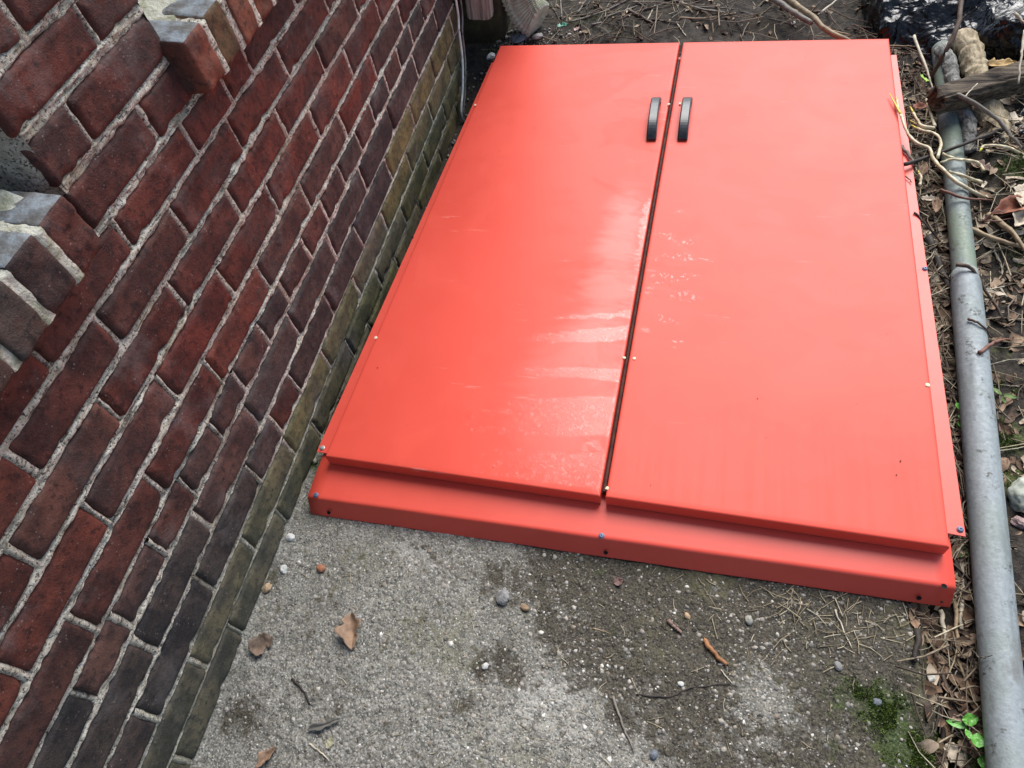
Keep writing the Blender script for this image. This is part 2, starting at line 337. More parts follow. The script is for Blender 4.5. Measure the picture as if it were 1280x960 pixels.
def blob(X, Y, lst):
    r = np.zeros_like(X)
    for (u, v, rad, amp) in lst:
        c = at(u, v, 0); r = np.maximum(r, amp * np.exp(-((X - c.x) ** 2 + (Y - c.y) ** 2) / (rad * rad)))
    return r
mossS = blob(X, Y, [(1262, 540, .05, .8), (1275, 600, .05, .8), (1265, 230, .07, .7), (1275, 300, .06, .6), (720, 30, .07, .45), (770, 40, .05, .4), (1215, 930, .03, .9), (1215, 690, .02, .9), (1255, 430, .05, .5), (620, 40, .08, .6)])
SG = Z.copy(); GXS, GYS = gx.copy(), gy.copy()
link('ground', gridmesh('ground', np.stack([X, Y, Z], -1), SOIL, attrs={'moss': mossS}), kind='structure')
# concrete
cx = np.arange(-.02, 1.165, .0032); cy = np.arange(-.5, .62, .0034)
X, Y = np.meshgrid(cx, cy, indexing='ij')
dirt = blob(X, Y, [(730, 730, .07, .85), (830, 760, .08, .9), (930, 760, .07, .85), (760, 800, .06, .8), (640, 830, .035, .55), (860, 870, .05, 1.1), (790, 740, .09, 1.0), (900, 800, .08, .8), (1050, 820, .11, 1.0), (1130, 850, .08, 1), (1100, 940, .08, .95), (1000, 780, .07, .8), (1040, 900, .06, .7),
                   (680, 770, .05, .6), (620, 720, .04, .35), (300, 900, .035, .45), (340, 720, .02, .4), (780, 900, .03, .6), (880, 940, .05, .45), (1170, 930, .08, 1), (1180, 800, .06, 1.), (480, 700, .02, .3), (600, 840, .02, .6), (580, 880, .02, .45)])
dirt = np.maximum(dirt, .62 * sst(.36, .62, X + .10 * fbm(X * 6, Y * 6, s=45)) * sst(.16, .34, Y + .5 * (X - .6) + .08 * fbm(X * 8, Y * 8, s=47)))
dirt = np.maximum(dirt, .9 * sst(.90, 1.08, X + .05 * fbm(X * 9, Y * 9, s=41))) - blob(X, Y, [(960, 870, .06, .42), (960, 930, .05, .3), (690, 900, .08, .25)])
moss = blob(X, Y, [(1110, 890, .06, .75), (1130, 930, .055, .8), (1060, 870, .06, .55), (960, 930, .05, .32), (800, 900, .04, .3), (860, 750, .04, .35), (750, 715, .02, .5), (770, 790, .04, .4), (285, 870, .03, .3), (700, 760, .03, .3), (370, 590, .02, .6), (1040, 930, .05, .4), (395, 580, .03, .7)])
bare = blob(X, Y, [(500, 700, .07, 1), (450, 650, .05, 1), (960, 860, .06, 1), (700, 880, .08, 1.1), (560, 820, .07, .7), (630, 920, .08, .7), (360, 680, .03, .8), (740, 690, .02, 1)])
Zc = .0015 * fbm(X * 14, Y * 14, s=21) + .0016 * fbm(X * 90, Y * 90, s=25, o=3) + .004 * fbm(X * 3, Y * 3, s=28)
Zc -= .06 * sst(1.085, 1.15, X + .035 * fbm(X * 8, Y * 8, s=31)); Zc -= .0025 * np.clip(dirt, 0, 1) * (1 + fbm(X * 40, Y * 40, s=35)) - .006 * blob(X, Y, [(300, 900, .03, .3)])
Zc += .004 * np.exp(-X / .012)
link('concrete_slab', gridmesh('concrete_slab', np.stack([X, Y, Zc], -1), SLAB, attrs={'dirt': dirt, 'moss': moss, 'bare': bare}), kind='structure')
def slab_z(x, y):
    i = int(np.clip((x + .02) / .0032, 0, len(cx) - 1)); j = int(np.clip((y + .5) / .0034, 0, len(cy) - 1)); return float(Zc[i, j])
def ground_z(x, y):
    s = float(SG[min(len(GXS) - 1, int(np.searchsorted(GXS, x))), min(len(GYS) - 1, int(np.searchsorted(GYS, y)))])
    return max(s, slab_z(x, y)) if (x < 1.16 and y < .6 and x > -.02) else s

# ------------------------------------------------------------------ brick wall
JZ = [-.0001, .0664, .133, .2043, .2777, .3401, .4079, .4782, .5432, .6091, .6685, .734, .802, .8635]
while len(JZ) < 25: JZ.append(JZ[-1] + .0665)
JW = [.006, .005, .006, .0075, .009, .008, .0095, .0095, .010, .010, .0105, .011, .011, .011] + [.010] * 12
HEADS = {0: [.001, .206, .42, .613, .822, 1.031, 1.244, 1.455], 1: [.133, .336, .533, .742, .942, 1.149, 1.362, 1.57],
         2: [.043, .242, .44, .542, .636, .836, 1.028, 1.254, 1.459, 1.665], 3: [.125, .319, .518, .718, .924, 1.132, 1.344, 1.559],
         4: [.044, .14, .247, .346, .446, .542, .644, .742, .851, .956, 1.061, 1.172, 1.271, 1.381, 1.481, 1.585, 1.689],
         5: [.119, .318, .516, .718, .922, 1.137, 1.346, 1.553], 6: [.045, .241, .438, .64, .837, 1.047, 1.246, 1.451],
         7: [-.043, .157, .358, .553, .75, .954, 1.156, 1.354], 8: [.042, .242, .437, .636, .835, 1.033, 1.246], 9: [-.05, .15, .351, .547, .742, .868, .945, 1.145]}
WEND = 1.925; WST = -.55; P0, P1 = .517, .797            # wall ends, pier between the two windows
wall = empty('brick_wall', (0, .7, 0), 'dark red brick house wall with pale mortar, mossy at its foot', 'wall')
wall.location = (0, 0, 0)
def brick_variant(k, L, H, D=.085):
    nx, nz = (27 if L > .12 else 15), 10
    u = np.linspace(-1, 1, nx); v = np.linspace(-1, 1, nz)
    u = np.sign(u) * np.abs(u) ** .75; v = np.sign(v) * np.abs(v) ** .7
    U, V = np.meshgrid(u, v, indexing='ij')
    y = U * L / 2; z = V * H / 2
    ed = np.minimum(L / 2 - np.abs(y), H / 2 - np.abs(z))
    x = -.0045 * (1 - np.clip(ed / .0028, 0, 1)) ** 2 + .0009 * fbm(y * 22, z * 22, k * 3.7, 60) + .0006 * vn(y * 120, z * 120, k, 66)
    # worn arrises: pull outline in unevenly
    wy = .0020 * np.clip(fbm(z * 110 + k * 7, U * 3, k, 61, 3) + .15, 0, 1); wz = .0020 * np.clip(fbm(y * 110 + k * 5, V * 3, k, 62, 3) + .15, 0, 1)
    y = y - np.sign(U) * (np.abs(U) > .98) * wy; z = z - np.sign(V) * (np.abs(V) > .98) * wz
    cr = (np.abs(U) > .98) & (np.abs(V) > .98); y = y - np.sign(U) * cr * .0012; z = z - np.sign(V) * cr * .0012
    for q_ in range(1 + k % 4):                                   # chipped arrises
        cy_, cz_ = ((_h(np.array([k]), np.array([q_]), np.array([1]), 3)[0] - .5) * L * 1.05, (1 if (k + q_) % 2 else -1) * H * .5); rc = .006 + .012 * _h(np.array([k]), np.array([q_]), np.array([2]), 3)[0]
        x = x - .007 * np.clip(1 - np.hypot(y - cy_, z - cz_) / rc, 0, 1)
    vs = np.stack([x, y, z], -1).reshape(-1, 3); idx = np.arange(nx * nz).reshape(nx, nz)
    F = [(idx[i, j], idx[i + 1, j], idx[i + 1, j + 1], idx[i, j + 1]) for i in range(nx - 1) for j in range(nz - 1)]
    per = list(idx[:, 0]) + list(idx[-1, 1:]) + list(idx[-2::-1, -1]) + list(idx[0, -2:0:-1])
    back = vs[per].copy(); back[:, 0] = -D; n0 = len(vs); vs = np.concatenate([vs, back]); m = len(per)
    F += [(per[(i + 1) % m], per[i], n0 + i, n0 + (i + 1) % m) for i in range(m)]
    return mesh('brick', vs, F, BRICK)
VS = [brick_variant(k, .19, .057) for k in range(16)]; VH = [brick_variant(k + 30, .092, .057) for k in range(10)]
joints = []                                                     # (y, z0, z1, width) of upright joints
def brick_col(c, y):
    r = random.random()
    red = [(.086, .027, .020), (.102, .030, .021), (.078, .028, .022), (.114, .035, .024), (.072, .032, .026)]
    pur = [(.072, .040, .033), (.062, .037, .032), (.084, .039, .030)]
    blk = [(.044, .037, .034), (.052, .041, .037), (.038, .034, .033)]
    oli = [(.092, .092, .054), (.108, .105, .064), (.080, .079, .055), (.096, .102, .050)]
    lvl = c - .9 * max(0, y - .9) + .55 * random.uniform(-1, 1)
    col = random.choice(oli if lvl < 1.4 else blk if lvl < 3.2 else (blk + pur) if lvl < 4.2 else (pur + red) if lvl < 5.2 else red + red + pur[2:])
    if y > 1.25 and lvl < 2.0: col = random.choice([(.105, .102, .042), (.115, .108, .048), (.090, .092, .044)])
    if c == 5 and 1.13 < y < 1.35: col = (.115, .029, .019)
    if c == 6 and .44 < y < .64: col = (.10, .026, .019)
    if c == 2 and .54 < y < .636: col = (.075, .030, .022)
    f = random.uniform(.85, 1.2); return (col[0] * f, col[1] * f, col[2] * f, 1)
def put_brick(c, y0, y1, j0=.008, j1=.008):
    z0, z1 = (JZ[c] + JW[c] / 2 * .9, JZ[c + 1] - JW[c + 1] / 2 * .9) if c >= 0 else (-.0645, -.0035)
    a, b = y0 + j0 / 2, y1 - j1 / 2; L = b - a; st = L > .14
    o = link('brick', random.choice(VS if st else VH), wall)
    o.location = (random.uniform(-.0009, .0008), (a + b) / 2, (z0 + z1) / 2)
    o.scale = (1, L / (.19 if st else .092), (z1 - z0) / .057 * random.uniform(.985, 1.01))
    o.rotation_euler = (random.uniform(-.006, .006), random.uniform(-.014, .014), random.uniform(-.005, .005))
    o.color = brick_col(c, (a + b) / 2)
def run(c, a, b, heads):
    ys = [a] + [h for h in heads if a + .03 < h < b - .03] + [b]
    for i in range(len(ys) - 1): put_brick(c, ys[i], ys[i + 1], 0 if i == 0 else .008, 0 if i == len(ys) - 2 else .008)
    for h in ys[1:-1]: joints.append((h, JZ[c] if c >= 0 else -.068, JZ[c + 1] if c >= 0 else 0, random.uniform(.0045, .0105)))
for c in range(10):
    h = list(HEADS[c]); step = .103 if c == 4 else .205
    while h[0] > WST: h.insert(0, h[0] - step * .97)
    while h[-1] < WEND: h.append(h[-1] + step)
    run(c, WST, WEND, h)
W2END = 1.62
run(-1, .56, WEND, [.71, .92, 1.13, 1.34, 1.55, 1.75])
for c in range(10, 24):
    run(c, P0, P1, [[.692], [.599], [.698], [.612]][(c - 10) % 4])
    run(c, W2END, WEND, [1.72 if c % 2 else 1.82])
# smeared cement on the window reveals of the pier
for (yr, sg) in ((P0, -1), (P1, 1)):
    zr = np.arange(.70, 1.62, .008); xr = np.linspace(-.16, -.001, 22); A, B_ = np.meshgrid(zr, xr, indexing='ij')
    yy = yr + sg * (.001 + .004 * (fbm(A * 25, B_ * 25, 2, 130) + .4) - .010 * sst(-.02, 0, B_))
    o = link('reveal_render', gridmesh('reveal_render', np.stack([B_, yy, A], -1), MORTAR), wall)
# mortar
mb = MB()
def strip(along, acr, X_, flip):                                 # grid -> mesh piece
    n, m = along.shape; V = np.stack([X_, along if not flip else acr, acr if not flip else along], -1).reshape(-1, 3)
    i = np.arange(n * m).reshape(n, m); mb.add(V, np.stack([i[:-1, :-1], i[1:, :-1], i[1:, 1:], i[:-1, 1:]], -1).reshape(-1, 4).tolist())
for j in range(0, 25):
    segs = [(WST, WEND)] if j <= 10 else [(P0 + .003, P1 - .003), (W2END, WEND)]
    for (a, b) in segs:
        hw = JW[j] * .5 * 1.75; s = np.arange(a, b, .0032); t = np.linspace(-1, 1, 11); A, T = np.meshgrid(s, t, indexing='ij')
        cz = JZ[j] + .0012 * fbm(A * 11, 0 * A, j * 3.3, 80); zz = cz + T * hw * (1 + .5 * fbm(A * 16, T * 0, j, 86, 3))
        low = j <= 2
        x = (-.0028 if low else -.0026) + (.0034 if not low else .002) * fbm(A * 90, zz * 140, j, 82, 3) + .0042 * fbm(A * 7, T * .7, j * 2., 83, 3)
        x = x - (.0095) * np.clip(np.abs(T) - .40, 0, 1) - .0042 * np.exp(-((T - .25 * vn(A * 6, 0, j, 84)) / .22) ** 2) * sst(-.1, .45, vn(A * 8, 0, j, 85))
        strip(A, zz, x, False)
for (y, z0, z1, wd) in joints:
    s = np.arange(z0, z1, .0042); t = np.linspace(-1, 1, 7); A, T = np.meshgrid(s, t, indexing='ij'); hw = wd * .5 * 1.6
    yy = y + .0012 * fbm(A * 25, 0 * A, y * 31, 90, 2) + T * hw + (random.uniform(-.04, .04)) * (A - (z0 + z1) / 2)
    x = (-.0030 if z1 < .15 else random.choice([-.0012, -.0022, -.0022, -.0035, -.006])) + .0026 * fbm(yy * 60, A * 60, 7, 92, 3) - .0075 * np.clip(np.abs(T) - .42, 0, 1)
    strip(A, yy, x, True)
link('mortar', mb.me('mortar', MORTAR), wall)
# wall core behind the facing bricks, with the two window openings
core = MB(); XB = -.014
core.box(-.32, XB, WST, WEND - .002, -.3, .672); core.box(-.32, -.02, P0 + .004, P1 - .004, .672, 1.62); core.box(-.32, -.02, W2END + .004, WEND - .002, .672, 1.62)
core.box(-.32, -.02, WST, -.40, .672, 1.62)
link('wall_core', core.me('wall_core', MORTAR, False), wall)
up = NT('upper_brickwork'); bt = up.n.new('ShaderNodeTexBrick'); bt.inputs['Scale'].default_value = 1; bt.inputs['Brick Width'].default_value = .203; bt.inputs['Row Height'].default_value = .0667; bt.inputs['Mortar Size'].default_value = .006
up._in(bt.inputs['Color1'], (.09, .022, .016)); up._in(bt.inputs['Color2'], (.06, .02, .018)); up._in(bt.inputs['Mortar'], (.35, .32, .26))
cb = up.n.new('ShaderNodeCombineXYZ'); up.l.new(up.sep(1), cb.inputs[0]); up.l.new(up.sep(2), cb.inputs[1]); up.l.new(cb.outputs[0], bt.inputs['Vector'])
up.set('Base Color', bt.outputs[0]); up.set('Roughness', .8)
u2 = MB(); u2.box(-.32, 0, -4, WEND, 1.625, 2.5); u2.box(-.32, 0, -4, WST - .002, -.3, 1.62)
link('upper_wall', u2.me('upper_wall', up.m, False), wall)
GLASS = m_plain('dark_window_glass', (.02, .022, .025), None, 5, .08, 0, spec=.6); WHITEP = m_plain('white_window_paint', (.6, .6, .57), (.5, .49, .46), 30, .5, .1)
for (a, b, lab) in ((-.40, P0, 'basement window above the sill whose end brick is nearest the leaf litter slab'), (P1, W2END, 'basement window above the sill overhanging the cellar door side of the wall')):
    wn = empty('window', (-.12, (a + b) / 2, .77), 'white framed basement window ' + ('towards the open concrete slab' if a < 0 else 'above the cellar door side'), 'window'); wn.location = (0, 0, 0)
    fr = MB(); t = .045
    for (ya, yb, za, zb) in ((a, a + t, .775, 1.62), (b - t, b, .775, 1.62), (a + t, b - t, .775, .775 + t), (a + t, b - t, 1.62 - t, 1.62), ((a + b) / 2 - .012, (a + b) / 2 + .012, .775 + t, 1.62 - t)): fr.box(-.17, -.12, ya, yb, za, zb)
    link('frame', fr.me('frame', WHITEP, False), wn); g = MB(); g.box(-.155, -.15, a + t, b - t, .775 + t, 1.62 - t); link('pane', g.me('pane', GLASS, False), wn)

# sills: rowlock bricks on edge, grey painted tops, cement wash behind
def sill(y_end, direction, n, label, cols):
    ms = MB(); ya, yb = sorted((y_end, y_end + direction * n * .0625))
    s = np.arange(ya + .014, yb - .014, .005); t = np.linspace(0, 1, 12); A, T = np.meshgrid(s, t, indexing='ij')   # cement wash
    xx = -.15 + T * .172; zz = .786 - .018 * T - .03 * sst(.86, 1, T) + .004 * fbm(A * 30, T * 5, 3, 101) + .003 * fbm(A * 80, T * 14, 3, 105, 3)
    zz -= .012 * sst(.45, .75, T + .35 * fbm(A * 14, T * 2, 5, 107, 3)); 
    i = np.arange(A.size).reshape(A.shape); ms.add(np.stack([xx, A, zz], -1).reshape(-1, 3), np.stack([i[:-1, :-1], i[:-1, 1:], i[1:, 1:], i[1:, :-1]], -1).reshape(-1, 4).tolist())
    so_ = link('window_sill', ms.me('sill_wash', CEMENT), wall); so_['label'] = label
    for k in range(n):
        y0 = y_end + direction * (k + .5) * .0625
        L, Dp, H = .0535, .16, .078; me = bpy.data.meshes.new('sill_brick'); me.materials.append(BRICK)
        bm = bmesh.new(); bmesh.ops.create_cube(bm, size=1); bmesh.ops.subdivide_edges(bm, edges=bm.edges[:], cuts=13, use_grid_fill=True)
        for v in bm.verts:
            q_ = Vector((v.co.x * Dp, v.co.y * L, v.co.z * H)); rr = .0065; inn = Vector([max(-h_ / 2 + rr, min(h_ / 2 - rr, a_)) for a_, h_ in zip(q_, (Dp, L, H))]); e_ = q_ - inn
            if e_.length > 1e-6: q_ = inn + e_.normalized() * min(e_.length, rr)
            v.co = q_ - Vector((Dp / 2, 0, H / 2))
        bm.normal_update()
        for v in bm.verts:
            c = v.co; nz = .0032 * float(fbm(c.x * 60 + k * 9, c.y * 55, c.z * 55, 110 + k)); v.co += v.normal * nz
            if c.z > -.012: c.z -= .10 * (c.x + .0)          # top falls outwards
        bm.to_mesh(me); bm.free(); me.materials.append(GREYPAINT); me.polygons.foreach_set('use_smooth', [True] * len(me.polygons))
        for p_ in me.polygons:
            if p_.normal.z > .62 and p_.center.x < -.004: p_.material_index = 1
        o = link('brick', me, so_); o.location = (.037 + random.uniform(-.003, .003), y0, .757 + random.uniform(-.003, .002)); o.color = (*cols[k % len(cols)], 1); o.rotation_euler = (0, 0, random.uniform(-.02, .02))
        # joint between
        if k < n - 1:
            yj = y_end + direction * (k + 1) * .0625; jm = MB(); s = np.linspace(0, 1, 40); t = np.linspace(-1, 1, 7); A, T = np.meshgrid(s, t, indexing='ij')
            # runs over the top from the back, then down the front
            Lh = .085; Lv = .074; d = A * (Lh + Lv); xo = np.where(d < Lh, -Lh + d, 0); zo = np.where(d < Lh, -.004 - .1 * (-Lh + d) , -(d - Lh) - .004)
            bul = .0012 + .0020 * fbm(A * 14, T, k, 120, 3) - .005 * np.clip(np.abs(T) - .7, 0, 1)
            V = np.stack([.034 + xo + np.where(d < Lh, 0, bul), yj + T * .0085 + .001 * fbm(A * 9, 0 * A, k, 121), .757 + zo + np.where(d < Lh, bul, 0)], -1).reshape(-1, 3)
            i = np.arange(A.size).reshape(A.shape); F = np.stack([i[:-1, :-1], i[1:, :-1], i[1:, 1:], i[:-1, 1:]], -1).reshape(-1, 4)
            jm.add(V, (F if True else F[:, ::-1]).tolist()); link('mortar_joint', jm.me('mortar_joint', CEMENT if y_end < .6 else MORTAR), so_)
    bk = MB(); bk.box(-.15, .012, ya + .012, yb - .012, .688, .742); link('sill_bed', bk.me('sill_bed', MORTAR, False), so_)
sill(P0 - .02, -1, 9, 'window sill of dark bricks on edge with thick pale joints', [(.075, .028, .022), (.055, .034, .030), (.060, .048, .040), (.065, .040, .032)])
sill(P1 - .016, 1, 13, 'window sill of orange red bricks on edge over the cellar door', [(.15, .052, .032), (.12, .075, .035), (.15, .060, .036), (.17, .062, .035), (.11, .065, .035)])

# ------------------------------------------------------------------ cellar door
door = empty('cellar_door', (0, 0, 0), 'low red painted steel cellar door with two leaves, wet from rain', 'cellar door')
ex = (DFR - DFL); ey = (DBL - DFL)
def D(u, v, dz=0.0):
    a = DFL.lerp(DFR, u); b = DBL.lerp(DBR, u); p_ = a.lerp(b, v); return Vector((p_.x, p_.y, p_.z + dz))
def leaf(u0, u1, seed):
    n, m = 110, 150; r = .0036; H = .030
    W = (u1 - u0) * 1.07; Ly = 1.405
    def prof(nn, ln):                                              # edge coordinates with a rolled fold at both ends: (along 0..1, drop)
        k = np.linspace(0, math.pi / 2, 5); e = r * (1 - np.sin(k[::-1])); dz = -r * (1 - np.cos(k[::-1]))
        a = np.concatenate([[0, 0, 0], e, np.linspace(r, ln - r, nn)[1:-1], ln - e[::-1], [ln, ln, ln]]); z = np.concatenate([[-H, -H + .0006, -r - .0008], dz, np.zeros(nn - 2), dz[::-1], [-r - .0008, -H + .0006, -H]]); return a / ln, z
    au, zu = prof(n, W); av, zv = prof(m, Ly)
    U, V = np.meshgrid(u0 + au * (u1 - u0), av, indexing='ij'); ZU, ZV = np.meshgrid(zu, zv, indexing='ij')
    a = np.array(DFL)[None, None] * (1 - U[..., None]) + np.array(DFR) * U[..., None]; b = np.array(DBL)[None, None] * (1 - U[..., None]) + np.array(DBR) * U[..., None]
    P = a * (1 - V[..., None]) + b * V[..., None]
    warp = .0007 * fbm(P[..., 0] * 2.1, P[..., 1] * 1.7, seed, 200, 2) + .00012 * fbm(P[..., 0] * 7, P[..., 1] * 6, seed, 210, 2)
    env = sst(0, .12, au)[:, None] * sst(1, .88, au)[:, None] * sst(0, .06, av)[None] * sst(1, .94, av)[None]
    P[..., 2] += np.minimum(ZU, ZV) + warp * env
    x, y = P[..., 0], P[..., 1]
    if seed == 1:
        def band(pa, pb, hw, soft=.5):                             # wiped or dried streak between two points
            a_, b_ = at(*pa, .07), at(*pb, .07); dx, dy = b_.x - a_.x, b_.y - a_.y; L2 = dx * dx + dy * dy
            t = np.clip(((x - a_.x) * dx + (y - a_.y) * dy) / L2, 0, 1); d_ = np.hypot(x - a_.x - t * dx, y - a_.y - t * dy); return sst(hw, hw * (1 - soft), d_) * (.45 + .55 * t)
        wet = np.maximum.reduce([band((600, 520), (775, 520), .055, .35), band((590, 575), (750, 590), .040, .35), band((640, 462), (780, 468), .020), band((650, 425), (792, 415), .024), band((690, 398), (796, 392), .012), band((740, 560), (756, 612), .03),
                                 .75 * band((785, 400), (815, 250), .035, .9), .30 * band((545, 235), (640, 240), .05, .9), .26 * band((500, 400), (560, 395), .04, .9), .28 * band((620, 80), (700, 120), .05, .9)])
        bead = .2 + 0 * x
    else:
        wet = .42 * np.exp(-((x - .635) / .022) ** 2) * np.exp(-((y - 1.0) / .25) ** 2); bead = np.exp(-((x - .68) / .09) ** 2) * np.exp(-((y - 1.05) / .28) ** 2) + .8 * np.exp(-((x - .97) / .05) ** 2) * np.exp(-((y - .78) / .06) ** 2)
    return gridmesh('door_leaf', P, WETPAINT, attrs={'wet': wet, 'bead': bead, 'smudge': (.9 if seed == 1 else .25) + 0 * x, 'sheen': (np.exp(-((x - .50) / .13) ** 2 - ((y - .72) / .20) ** 2) + .8 * np.exp(-((x - .56) / .07) ** 2 - ((y - 1.12) / .28) ** 2)) if seed == 1 else .25 * np.exp(-((x - .70) / .12) ** 2 - ((y - 1.05) / .3) ** 2)})
GU = .0044
L1 = link('door_leaf', leaf(0, .5 - GU, 1), door); L1['label'] = 'left leaf beside the brick wall with streaky water film'
L2 = link('door_leaf', leaf(.5 + GU, 1, 2), door); L2['label'] = 'right leaf beside the pipe, mostly dry with small water beads'
def rectsheet(name, pts, mat, parent, thick=.002, bev=.0006):      # closed thin plate from 4 top corners
    t = [Vector(p_) for p_ in pts]; lo = [p_ - Vector((0, 0, thick)) for p_ in t]
    m_ = MB(); m_.add([tuple(p_) for p_ in t + lo], [(0, 1, 2, 3), (7, 6, 5, 4)] + [(i, i + 4, (i + 1) % 4 + 4, (i + 1) % 4) for i in range(4)])
    return link(name, bevelled(m_, name, mat, bev, 1, False), parent)
# front sill plate: upstand, crease, flat tread and splayed skirt
hx0, hx1 = .036, 1.149
def header():
    prof = [(.565, .0385), (.552, .0385), (.535, .0385), (.519, .0385), (.512, .0382), (.470, .0366), (.466, .0362), (.4632, .0345), (.4618, .0318), (.461, .0300), (.4444, .0022), (.4438, .001), (.446, .0005), (.462, .030), (.514, .0362), (.565, .0365)]
    xs = np.linspace(0, 1, 40); V = []
    for (y, z) in prof:
        for t in xs:
            sk = .006 * max(0, (.03 - z)) / .03
            x = hx0 + (hx1 - hx0) * t; V.append((x, y - .009 * t + .0006 * float(vn(x * 9, y * 40, 0, 300)), z + .0005 * float(vn(x * 6, y * 30, 0, 301)) * (z > .02)))
    n = len(xs); F = [(i * n + j, i * n + j + 1, (i + 1) * n + j + 1, (i + 1) * n + j) for i in range(len(prof) - 1) for j in range(n - 1)]
    k = len(prof); F += [tuple(i * n for i in range(k)), tuple(i * n + n - 1 for i in range(k))[::-1]]
    return mesh('sill_plate', V, [f[::-1] for f in F], PAINT)
hp = link('sill_plate', header(), door)
# side flanges lying beside the leaves
fl = [(.024, .556, .046), (.062, .553, .046), (.112, 1.93, .046), (.088, 1.885, .046)]
f1 = rectsheet('side_flange', [(.024, .556, .046), (.085, .553, .046), (.132, 1.915, .046), (.0885, 1.885, .046)], PAINT, door)
f2 = rectsheet('side_flange', [(1.125, .541, .046), (1.170, .537, .046), (1.183, 1.868, .046), (1.14, 1.868, .046)], PAINT, door)
curb = MB(); curb.add([(.066, .56, -.04), (.072, .56, -.04), (.118, 1.92, -.04), (.112, 1.92, -.04), (.066, .56, .0435), (.072, .56, .0435), (.118, 1.92, .0435), (.112, 1.92, .0435)], [(0, 3, 2, 1), (4, 5, 6, 7), (0, 1, 5, 4), (1, 2, 6, 5), (2, 3, 7, 6), (3, 0, 4, 7)])
link('frame_side', curb.me('frame_side', PAINT, False), door)
curb = MB(); curb.add([(1.122, .545, -.04), (1.128, .545, -.04), (1.152, 1.90, -.04), (1.146, 1.90, -.04), (1.122, .545, .0435), (1.128, .545, .0435), (1.152, 1.90, .0435), (1.146, 1.90, .0435)], [(0, 3, 2, 1), (4, 5, 6, 7), (0, 1, 5, 4), (1, 2, 6, 5), (2, 3, 7, 6), (3, 0, 4, 7)])
link('frame_side', curb.me('frame_side', PAINT, False), door)
bk = MB(); bk.box(.118, 1.146, 1.895, 1.905, -.04, .034); link('frame_back', bk.me('frame_back', PAINT, False), door)
# drip channel under the meeting leaves
ch = MB(); a, b = D(.5, .012), D(.5, .955)
for (o0, o1, zt) in ((-.022, .022, -.020), (-.0022, .0022, -.0125)):
    ch.add([(a.x + o0, a.y, a.z + zt), (a.x + o1, a.y, a.z + zt), (b.x + o1, b.y, b.z + zt), (b.x + o0, b.y, b.z + zt)] + [(a.x + o0, a.y, a.z + zt - .006), (a.x + o1, a.y, a.z + zt - .006), (b.x + o1, b.y, b.z + zt - .006), (b.x + o0, b.y, b.z + zt - .006)],
           [(0, 1, 2, 3), (7, 6, 5, 4), (0, 4, 5, 1), (1, 5, 6, 2), (2, 6, 7, 3), (3, 7, 4, 0)])
link('drip_channel', ch.me('drip_channel', STRIP, False), door)
def handle(px, lf):
    p0 = at(px[0], px[1], .075); p1 = at(px[2], px[3], .075); wv = .0245
    d = (p1 - p0); L = d.length; d.normalize(); sv = Vector((d.y, -d.x, 0))
    N = 25; out = []; V = []; F = []
    for k in range(N):
        t = k / (N - 1); h = .027 * (1 - abs(2 * t - 1) ** 3.2) + .004; hb = h - .011 if .13 < t < .87 else .0
        c = p0 + d * (t * L); z0 = .0702
        ww = wv / 2 * (1.0 - .06 * math.sin(math.pi * t))
        e = .0028
        ring = [(-ww, hb), (-ww, max(hb, h - e)), (-ww + e, h), (ww - e, h), (ww, max(hb, h - e)), (ww, hb)]
        for (o_, hh) in ring: V.append(c + sv * o_ + Vector((0, 0, z0 + hh - c.z)))
    for k in range(N - 1):
        for j in range(6): F.append((k * 6 + j, (k + 1) * 6 + j, (k + 1) * 6 + (j + 1) % 6, k * 6 + (j + 1) % 6))
    F += [tuple(range(6)), tuple((N - 1) * 6 + j for j in range(6))[::-1]]
    me = mesh('handle', V, F, HANDLE, False); return link('handle', me, lf)
handle((814, 173, 821, 122), L1); handle((853, 173, 860, 122), L2)
def screw(p_, parent, mat, r=.0042):
    m_ = MB(); V = []; F = []; n = 14
    for (rr, hh) in ((r * 1.25, .0002), (r * 1.25, .0012), (r * .95, .0018), (r * .8, .0034), (r * .35, .0036), (r * .28, .0022)):
        for k in range(n): V.append((p_.x + rr * math.cos(k * 2 * math.pi / n), p_.y + rr * math.sin(k * 2 * math.pi / n), p_.z + hh))
    for i in range(5):
        for k in range(n): F.append((i * n + k, i * n + (k + 1) % n, (i + 1) * n + (k + 1) % n, (i + 1) * n + k))
    F.append(tuple(5 * n + k for k in range(n))); link('screw', mesh('screw', V, F, mat, False), parent)
for (u, v, z, par, mt) in ((395, 619, .0375, hp, SCREW), (752, 670, .0375, hp, SCREW), (1200, 662, .0462, f2, SCREW), (1156, 336, .0462, f2, SCREW), (403, 560, .0462, f1, SCREWW)): screw(at(u, v, z), par, mt)
def hole(c, nrm, parent, r=.0045, name='screw_hole'):
    nrm = Vector(nrm).normalized(); a = nrm.orthogonal().normalized(); b = nrm.cross(a); n = 12
    V = [c + nrm * .0006 + (a * math.cos(k * 2 * math.pi / n) + b * math.sin(k * 2 * math.pi / n)) * r * (1 + .12 * math.sin(3 * k)) for k in range(n)] + [c - nrm * .0015]
    link(name, mesh(name, V, [(k, (k + 1) % n, n) for k in range(n)], DARK, False), parent)
hole(at(1180, 733, .0378), (0, 0, 1), hp, .0042); hole(at(515, 297, .0465), (0, 0, 1), f1, .004)
for (u, v) in ((413, 636), (757, 692), (1149, 753)):
    c = at(u, v, .014); c.y = .4478 - .009 * (c.x - hx0) / (hx1 - hx0) - .0008; c.z = .0145; hole(c, (0, -.8, .6), hp, .004)
